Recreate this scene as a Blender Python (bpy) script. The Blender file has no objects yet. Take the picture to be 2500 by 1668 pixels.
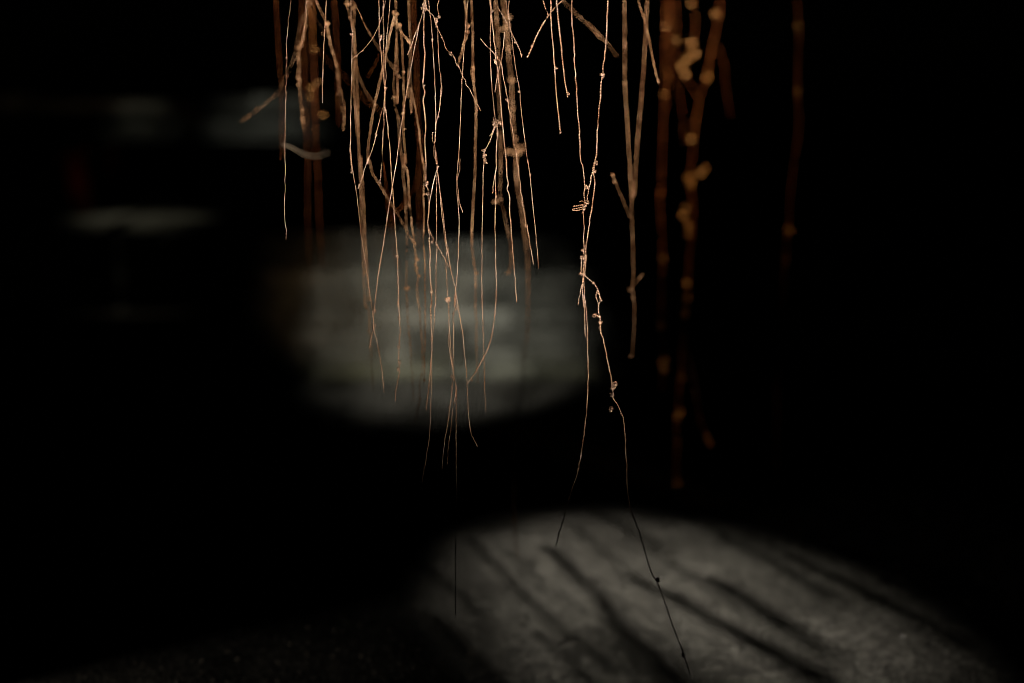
import bpy, math, random
import numpy as np
from mathutils import Vector, Matrix, noise

sc = bpy.context.scene
COL = sc.collection
R = math.radians

# ------------------------------------------------------------------ camera
cam_data = bpy.data.cameras.new('camera')
cam_data.sensor_width = 36.0
cam_data.lens = 50.0
cam_data.clip_start = 0.05
cam_data.clip_end = 500.0
cam_data.dof.use_dof = True
cam_data.dof.focus_distance = 2.0
cam_data.dof.aperture_fstop = 1.2
cam_data.dof.aperture_blades = 9
cam = bpy.data.objects.new('camera', cam_data)
cam.location = (0.0, 0.0, 1.0)
cam.rotation_euler = (R(80), 0, 0)
COL.objects.link(cam)
sc.camera = cam

# ------------------------------------------------------------------ night sky
world = bpy.data.worlds.new('World')
sc.world = world
world.use_nodes = True
nt = world.node_tree
bg = nt.nodes['Background']
sky = nt.nodes.new('ShaderNodeTexSky')
sky.sky_type = 'NISHITA'
sky.sun_disc = False
sky.sun_elevation = R(20)
sky.sun_rotation = R(200)
nt.links.new(sky.outputs[0], bg.inputs[0])
bg.inputs[1].default_value = 0.000015

moon = bpy.data.lights.new('moonlight', 'SUN')
moon.energy = 0.0006
moon.angle = R(0.5)
mo = bpy.data.objects.new('moonlight', moon)
mo.rotation_euler = (R(70), 0, R(-20))
COL.objects.link(mo)

# ------------------------------------------------------------------ spot lamps, all out of frame; some are only added fill
def spot(name, loc, aim, power, size, blend, radius, color):
    d = bpy.data.lights.new(name, 'SPOT')
    d.energy = power
    d.spot_size = R(size)
    d.spot_blend = blend
    d.shadow_soft_size = radius
    d.color = color
    o = bpy.data.objects.new(name, d)
    o.location = loc
    o.rotation_euler = (Vector(aim) - Vector(loc)).to_track_quat('-Z', 'Y').to_euler()
    COL.objects.link(o)
    return o

GLAMP = Vector((-1.5, 7.5, 4.5))
spot('wire_uplight', (1.0, -1.2, 0.10), (0.20, 2.1, 1.90), 2200, 45, 0.78, 0.04, (1.0, 0.90, 0.77))
spot('right_wire_fill', (1.9, -0.2, 0.05), (0.46, 3.45, 0.86), 430, 12.5, 1.0, 0.05, (1.0, 0.66, 0.36))  # added fill that brightens the blurred wires at the right
spot('right_knot_fill', (1.7, 1.5, 0.06), (0.47, 3.45, 0.20), 45, 11, 1.0, 0.03, (1.0, 0.66, 0.36))  # added fill that picks out the low knots at the right
spot('ground_spot', GLAMP, (0.31, 2.69, 0.0), 1000, 8.6, 1.0, 0.035, (1.0, 0.93, 0.80))
spot('wall_spot', (-1.0, 0.9, 2.4), (-0.22, 4.9, 0.13), 380, 13.8, 1.0, 0.035, (1.0, 0.98, 0.87))
spot('terrace_spot', (-1.33, 7.24, 1.72), (-1.33, 7.68, 0.80), 5.5, 40, 1.0, 0.04, (1.0, 0.985, 0.86))
spot('terrace_side_spot', (-1.98, 7.24, 1.72), (-1.98, 7.70, 0.79), 2.2, 26, 1.0, 0.04, (1.0, 0.95, 0.76))
spot('step_spot', (-1.76, 6.62, 1.70), (-1.76, 6.76, 0.42), 8, 34, 1.0, 0.04, (1.0, 0.90, 0.68))
spot('post_red_fill', (-2.0, 5.3, 0.15), (-2.08, 6.82, 0.60), 1.6, 10, 1.0, 0.03, (1.0, 0.22, 0.12))  # added red-tinted fill so the post shows up
spot('grit_glint_fill', (-1.35, 1.95, 0.03), (-0.30, 2.45, 0.0), 6, 24, 1.0, 0.01, (1.0, 0.9, 0.75))  # added grazing fill that makes the grit sparkle

sc.view_settings.view_transform = 'Standard'
sc.view_settings.look = 'None'
sc.view_settings.exposure = 0.0
sc.view_settings.gamma = 1.0
sc.view_settings.use_curve_mapping = False
sc.cycles.use_adaptive_sampling = False
sc.cycles.use_denoising = True
sc.cycles.denoising_input_passes = 'RGB'   # keeps the fine beading of the twisted wires
sc.cycles.filter_width = 1.1
sc.cycles.max_bounces = 3
sc.cycles.diffuse_bounces = 0
sc.cycles.glossy_bounces = 0
sc.cycles.sample_clamp_direct = 12.0
sc.cycles.sample_clamp_indirect = 2.0

# ------------------------------------------------------------------ materials
def new_mat(name):
    m = bpy.data.materials.new(name)
    m.use_nodes = True
    n = m.node_tree
    return m, n, n.nodes['Principled BSDF']

def N(n, t, **kw):
    x = n.nodes.new(t)
    for k, v in kw.items():
        if k in x.inputs:
            x.inputs[k].default_value = v
        else:
            setattr(x, k, v)
    return x

def ramp(n, fac, stops):
    r = n.nodes.new('ShaderNodeValToRGB')
    e = r.color_ramp.elements
    while len(e) < len(stops):
        e.new(0.5)
    for i, (p, c) in enumerate(stops):
        e[i].position = p
        e[i].color = (*c, 1)
    n.links.new(fac, r.inputs[0])
    return r

def mat_copper(name, stops, metal, r0, r1):
    m, n, b = new_mat(name)
    tc = N(n, 'ShaderNodeTexCoord')
    no = N(n, 'ShaderNodeTexNoise', Scale=45.0, Detail=4.0)
    n.links.new(tc.outputs['Object'], no.inputs['Vector'])
    r = ramp(n, no.outputs[0], stops)
    n.links.new(r.outputs[0], b.inputs['Base Color'])
    b.inputs['Metallic'].default_value = metal
    b.inputs['Coat Weight'].default_value = 0.35 if r0 < 0.3 else 0.0
    b.inputs['Coat Roughness'].default_value = 0.18
    b.inputs['Coat IOR'].default_value = 1.6
    rr = N(n, 'ShaderNodeMapRange')
    rr.inputs[3].default_value = r0
    rr.inputs[4].default_value = r1
    n.links.new(no.outputs[0], rr.inputs[0])
    n.links.new(rr.outputs[0], b.inputs['Roughness'])
    return m

def mat_ground():
    m, n, b = new_mat('worn_concrete')
    tc = N(n, 'ShaderNodeTexCoord')
    big = N(n, 'ShaderNodeTexNoise', Scale=3.5, Detail=6.0, Roughness=0.65)
    mid = N(n, 'ShaderNodeTexNoise', Scale=28.0, Detail=5.0, Roughness=0.7)
    fine = N(n, 'ShaderNodeTexNoise', Scale=190.0, Detail=3.0, Roughness=0.7)
    grain = N(n, 'ShaderNodeTexNoise', Scale=80.0, Detail=3.0, Roughness=0.6)
    vor = N(n, 'ShaderNodeTexVoronoi', Scale=120.0)
    pit = N(n, 'ShaderNodeTexVoronoi', Scale=17.0)
    for x in (big, mid, fine, vor, pit, grain):
        n.links.new(tc.outputs['Object'], x.inputs['Vector'])
    c1 = ramp(n, big.outputs[0], [(0.32, (0.12, 0.11, 0.092)), (0.52, (0.25, 0.237, 0.208)), (0.70, (0.36, 0.345, 0.31))])
    c2 = ramp(n, mid.outputs[0], [(0.3, (0.32, 0.30, 0.27)), (0.5, (0.95, 0.95, 0.95)), (0.7, (1.5, 1.5, 1.5))])
    c3 = ramp(n, fine.outputs[0], [(0.3, (0.4, 0.38, 0.35)), (0.52, (1, 1, 1)), (0.72, (1.8, 1.8, 1.8))])
    c4 = ramp(n, pit.outputs['Distance'], [(0.05, (0.16, 0.14, 0.11)), (0.13, (1, 1, 1))])
    c5 = ramp(n, grain.outputs[0], [(0.32, (0.2, 0.18, 0.15)), (0.5, (1, 1, 1)), (0.68, (2.0, 2.0, 2.0))])
    prev = c1.outputs[0]
    for c in (c2, c3, c4, c5):
        mx = N(n, 'ShaderNodeMix', data_type='RGBA', blend_type='MULTIPLY')
        mx.inputs[0].default_value = 0.9
        n.links.new(prev, mx.inputs[6])
        n.links.new(c.outputs[0], mx.inputs[7])
        prev = mx.outputs[2]
    n.links.new(prev, b.inputs['Base Color'])
    b.inputs['Roughness'].default_value = 0.7
    add = N(n, 'ShaderNodeMath', operation='ADD')
    n.links.new(mid.outputs[0], add.inputs[0])
    n.links.new(fine.outputs[0], add.inputs[1])
    add2 = N(n, 'ShaderNodeMath', operation='ADD')
    n.links.new(add.outputs[0], add2.inputs[0])
    n.links.new(vor.outputs['Distance'], add2.inputs[1])
    bp = N(n, 'ShaderNodeBump', Strength=0.9, Distance=0.008)
    n.links.new(add2.outputs[0], bp.inputs['Height'])
    n.links.new(bp.outputs[0], b.inputs['Normal'])
    return m

def mat_stone(name, stops, moss=False):
    m, n, b = new_mat(name)
    geo = N(n, 'ShaderNodeNewGeometry')
    oi = N(n, 'ShaderNodeObjectInfo')
    no = N(n, 'ShaderNodeTexNoise', Scale=5.0, Detail=5.0, Roughness=0.6)
    n.links.new(geo.outputs['Position'], no.inputs['Vector'])
    mixf = N(n, 'ShaderNodeMath', operation='MULTIPLY_ADD')
    n.links.new(oi.outputs['Random'], mixf.inputs[0])
    mixf.inputs[1].default_value = 0.5
    n.links.new(no.outputs[0], mixf.inputs[2])
    sub = N(n, 'ShaderNodeMath', operation='SUBTRACT')
    n.links.new(mixf.outputs[0], sub.inputs[0])
    sub.inputs[1].default_value = 0.25
    r = ramp(n, sub.outputs[0], stops)
    prev = r.outputs[0]
    if moss:
        sep = N(n, 'ShaderNodeSeparateXYZ')
        n.links.new(geo.outputs['Position'], sep.inputs[0])
        mz = N(n, 'ShaderNodeMapRange')
        n.links.new(sep.outputs[2], mz.inputs[0])
        mz.inputs[1].default_value = 0.02
        mz.inputs[2].default_value = 0.11
        mz.inputs[3].default_value = 0.4
        mz.inputs[4].default_value = 0.0
        mn = N(n, 'ShaderNodeTexNoise', Scale=4.0, Detail=4.0)
        n.links.new(geo.outputs['Position'], mn.inputs['Vector'])
        mul = N(n, 'ShaderNodeMath', operation='MULTIPLY')
        n.links.new(mz.outputs[0], mul.inputs[0])
        n.links.new(mn.outputs[0], mul.inputs[1])
        mul2 = N(n, 'ShaderNodeMath', operation='MULTIPLY', use_clamp=True)
        n.links.new(mul.outputs[0], mul2.inputs[0])
        mul2.inputs[1].default_value = 2.0
        mx = N(n, 'ShaderNodeMix', data_type='RGBA')
        n.links.new(mul2.outputs[0], mx.inputs[0])
        n.links.new(prev, mx.inputs[6])
        mx.inputs[7].default_value = (0.13, 0.13, 0.025, 1)
        prev = mx.outputs[2]
    n.links.new(prev, b.inputs['Base Color'])
    b.inputs['Roughness'].default_value = 0.85
    fb = N(n, 'ShaderNodeTexNoise', Scale=60.0, Detail=5.0)
    n.links.new(geo.outputs['Position'], fb.inputs['Vector'])
    bp = N(n, 'ShaderNodeBump', Strength=0.6, Distance=0.01)
    n.links.new(fb.outputs[0], bp.inputs['Height'])
    n.links.new(bp.outputs[0], b.inputs['Normal'])
    return m

def mat_plain(name, col, rough=0.8, scale=30.0, var=0.5):
    m, n, b = new_mat(name)
    tc = N(n, 'ShaderNodeTexCoord')
    no = N(n, 'ShaderNodeTexNoise', Scale=scale, Detail=4.0)
    n.links.new(tc.outputs['Object'], no.inputs['Vector'])
    r = ramp(n, no.outputs[0], [(0.3, tuple(c * (1 - var) for c in col)), (0.7, tuple(c * (1 + var) for c in col))])
    n.links.new(r.outputs[0], b.inputs['Base Color'])
    b.inputs['Roughness'].default_value = rough
    return m

COPPER = mat_copper('copper', [(0.3, (0.26, 0.10, 0.045)), (0.5, (0.68, 0.39, 0.24)), (0.7, (0.92, 0.66, 0.52))], 0.82, 0.24, 0.42)
DIMMED_COPPER = mat_copper('dimmed_copper', [(0.3, (0.15, 0.055, 0.020)), (0.5, (0.40, 0.20, 0.090)), (0.7, (0.72, 0.43, 0.24))], 0.55, 0.4, 0.6)  # rougher copper copy; dimness of the blurred wires is put into its colour
FAR_DIM_COPPER = mat_copper('far_dim_copper', [(0.3, (0.10, 0.016, 0.003)), (0.5, (0.26, 0.062, 0.010)), (0.72, (0.56, 0.19, 0.04))], 0.45, 0.45, 0.65)  # same copper, darkened and reddened to paint in the dim light farther back
PALE_WIRE = mat_plain('pale_wire', (0.55, 0.43, 0.30), 0.6, 40.0, 0.3)
GLINT_KNOT = mat_copper('glint_copper', [(0.3, (0.50, 0.15, 0.025)), (0.5, (0.78, 0.34, 0.08)), (0.72, (0.90, 0.52, 0.22))], 0.7, 0.32, 0.5)  # brighter amber copper: glints on the far knots are put into the colour
GROUND = mat_ground()
STONE = mat_stone('grey_stone', [(0.28, (0.085, 0.085, 0.072)), (0.5, (0.22, 0.217, 0.185)), (0.75, (0.36, 0.357, 0.31))], True)
STEPSTONE = mat_stone('step_stone', [(0.25, (0.08, 0.082, 0.07)), (0.5, (0.22, 0.23, 0.20)), (0.75, (0.36, 0.37, 0.33))])
MORTAR = mat_plain('dark_mortar', (0.16, 0.155, 0.135), 0.95)
REDWOOD = mat_plain('red_paint', (0.20, 0.025, 0.018), 0.6, 12.0, 0.35)
BARK = mat_plain('dark_timber', (0.045, 0.03, 0.02), 0.9)
GREENLEAF = mat_plain('green_leaf', (0.05, 0.09, 0.03), 0.55, 20.0, 0.4)
LEAF = mat_plain('dead_leaf', (0.03, 0.02, 0.012), 0.85)
GRIT = mat_plain('pale_grit', (0.50, 0.45, 0.38), 0.2, 60.0, 0.5)

# ------------------------------------------------------------------ mesh helpers
def mesh_obj(name, verts, faces, mat, parent=None, loc=None, smooth=False):
    me = bpy.data.meshes.new(name)
    me.from_pydata(verts, [], faces)
    me.materials.append(mat)
    if smooth:
        me.polygons.foreach_set('use_smooth', [True] * len(me.polygons))
    me.update()
    return link(name, me, parent, loc)

def link(name, me, parent=None, loc=None):
    o = bpy.data.objects.new(name, me)
    if loc is not None:
        o.location = loc
    if parent is not None:
        o.parent = parent
    COL.objects.link(o)
    return o

def tag(o, label=None, cat=None, group=None, kind=None):
    if label: o['label'] = label
    if cat: o['category'] = cat
    if group: o['group'] = group
    if kind: o['kind'] = kind
    return o

def grid_faces(nr, nv):
    i = np.arange(nr - 1)[:, None] * nv
    j = np.arange(nv)[None, :]
    a = i + j
    b = i + (j + 1) % nv
    return np.stack([a, b, b + nv, a + nv], -1).reshape(-1, 4)

def fast_mesh(name, V, Fq, mat):
    me = bpy.data.meshes.new(name)
    me.vertices.add(len(V))
    me.vertices.foreach_set('co', V.astype(np.float32).ravel())
    nf = len(Fq)
    me.loops.add(nf * 4)
    me.loops.foreach_set('vertex_index', Fq.astype(np.int32).ravel())
    me.polygons.add(nf)
    me.polygons.foreach_set('loop_start', np.arange(0, nf * 4, 4, dtype=np.int32))
    me.polygons.foreach_set('use_smooth', np.ones(nf, dtype=bool))
    me.materials.append(mat)
    me.update(calc_edges=True)
    return me

def spline(P, step):
    """Centripetal-like Catmull-Rom through P, resampled at even spacing."""
    P = np.asarray(P, float)
    keep = [0] + [i for i in range(1, len(P)) if np.linalg.norm(P[i] - P[i - 1]) > 1e-5]
    P = P[keep]
    Q = np.vstack([2 * P[0] - P[1], P, 2 * P[-1] - P[-2]])
    d = np.maximum(np.linalg.norm(np.diff(Q, axis=0), axis=1), 1e-6) ** 0.5
    t = np.concatenate([[0], np.cumsum(d)])
    out = []
    for k in range(1, len(Q) - 2):
        t0, t1, t2, t3 = t[k - 1:k + 3]
        n = max(4, int(np.linalg.norm(Q[k + 1] - Q[k]) / max(step, 0.0015)) + 2)
        u = np.linspace(t1, t2, n, endpoint=False)[:, None]
        p0, p1, p2, p3 = Q[k - 1:k + 3]
        a1 = (t1 - u) / (t1 - t0) * p0 + (u - t0) / (t1 - t0) * p1
        a2 = (t2 - u) / (t2 - t1) * p1 + (u - t1) / (t2 - t1) * p2
        a3 = (t3 - u) / (t3 - t2) * p2 + (u - t2) / (t3 - t2) * p3
        b1 = (t2 - u) / (t2 - t0) * a1 + (u - t0) / (t2 - t0) * a2
        b2 = (t3 - u) / (t3 - t1) * a2 + (u - t1) / (t3 - t1) * a3
        out.append((t2 - u) / (t2 - t1) * b1 + (u - t1) / (t2 - t1) * b2)
    C = np.vstack(out + [P[-1:]])
    s = np.concatenate([[0], np.cumsum(np.linalg.norm(np.diff(C, axis=0), axis=1))])
    n = max(5, int(s[-1] / step) + 1)
    ss = np.linspace(0, s[-1], n)
    return np.stack([np.interp(ss, s, C[:, i]) for i in range(3)], 1), ss

def wander(ss, rng, wavelength, amp):
    """Smooth random sideways offset along the length."""
    L = ss[-1]
    n = max(3, int(L / wavelength) + 3)
    k = rng.normal(0, amp, (n, 3))
    x = np.linspace(0, L, n)
    f = np.interp
    u = ss / max(L, 1e-9) * (n - 1)
    i = np.clip(u.astype(int), 0, n - 2)
    fr = u - i
    fr = fr * fr * (3 - 2 * fr)
    return k[i] * (1 - fr)[:, None] + k[i + 1] * fr[:, None]

def cord(C, ss, r, half_pitch, sides, rng, uneven=0.12, taper=1.0):
    """A two-ply twisted wire swept along the centre line C."""
    T = np.gradient(C, axis=0)
    T /= np.maximum(np.linalg.norm(T, axis=1), 1e-12)[:, None]
    ref = np.array([0.31, 0.95, 0.07])
    A = np.cross(T, ref)
    A /= np.maximum(np.linalg.norm(A, axis=1), 1e-9)[:, None]
    B = np.cross(T, A)
    loose = 1 + 0.35 * wander(ss, rng, 0.05, 1.0)[:, 0].clip(-1.5, 1.5)
    ds = np.concatenate([[0], np.diff(ss)])
    ph = np.cumsum(ds / (half_pitch * loose.clip(0.55, 2))) * math.pi
    r = r * np.linspace(1.0, taper, len(ss))
    rad = r * (1 + uneven * wander(ss, rng, 0.02, 1.0)[:, 1].clip(-2, 2))
    th = np.arange(sides) / sides * 2 * math.pi
    prof = 0.34 + 0.66 * np.abs(np.cos(th)) ** 0.8
    ang = th[None, :] + ph[:, None]
    rr = rad[:, None] * prof[None, :]
    rr[0] *= 0.3
    rr[-1] *= 0.3
    V = C[:, None, :] + (rr * np.cos(ang))[..., None] * A[:, None, :] + (rr * np.sin(ang))[..., None] * B[:, None, :]
    F = grid_faces(len(C), sides)
    return V.reshape(-1, 3), F

def wire_mesh(name, pts, z, r, wob, rng, origin, mat):
    sharp = z < 2.12
    hp = max(r * 3.2, 0.0026) if sharp else r * 3.8
    step = hp / (5.0 if sharp else 2.6)
    C, ss = spline(pts, step)
    C = C + wander(ss, rng, 0.007, wob * 0.9) * np.array([1, 0.6, 0.4]) + wander(ss, rng, 0.06, wob * 0.9) * np.array([1, 0.6, 0.1])
    V, F = cord(C, ss, r, hp, 8 if sharp else 6, rng, 0.12 if z < 3.2 else 0.3, 1.0 if z < 3.2 else 0.28)
    return fast_mesh(name, V - np.array(origin), F, mat)

def knot_mesh(size, r, rng, mat):
    """A little tangle of wire wound round itself."""
    r = min(r, size * 0.36)
    n = 13
    P = rng.normal(0, 1, (n, 3))
    P /= np.linalg.norm(P, axis=1)[:, None]
    P *= (size - r * 0.6) * rng.uniform(0.55, 1.05, n)[:, None]
    C, ss = spline(P, max(r * 0.7, size * 0.12))
    V, F = cord(C, ss, r, r * 4, 6, rng)
    return fast_mesh('knot', V, F, mat)

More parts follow.
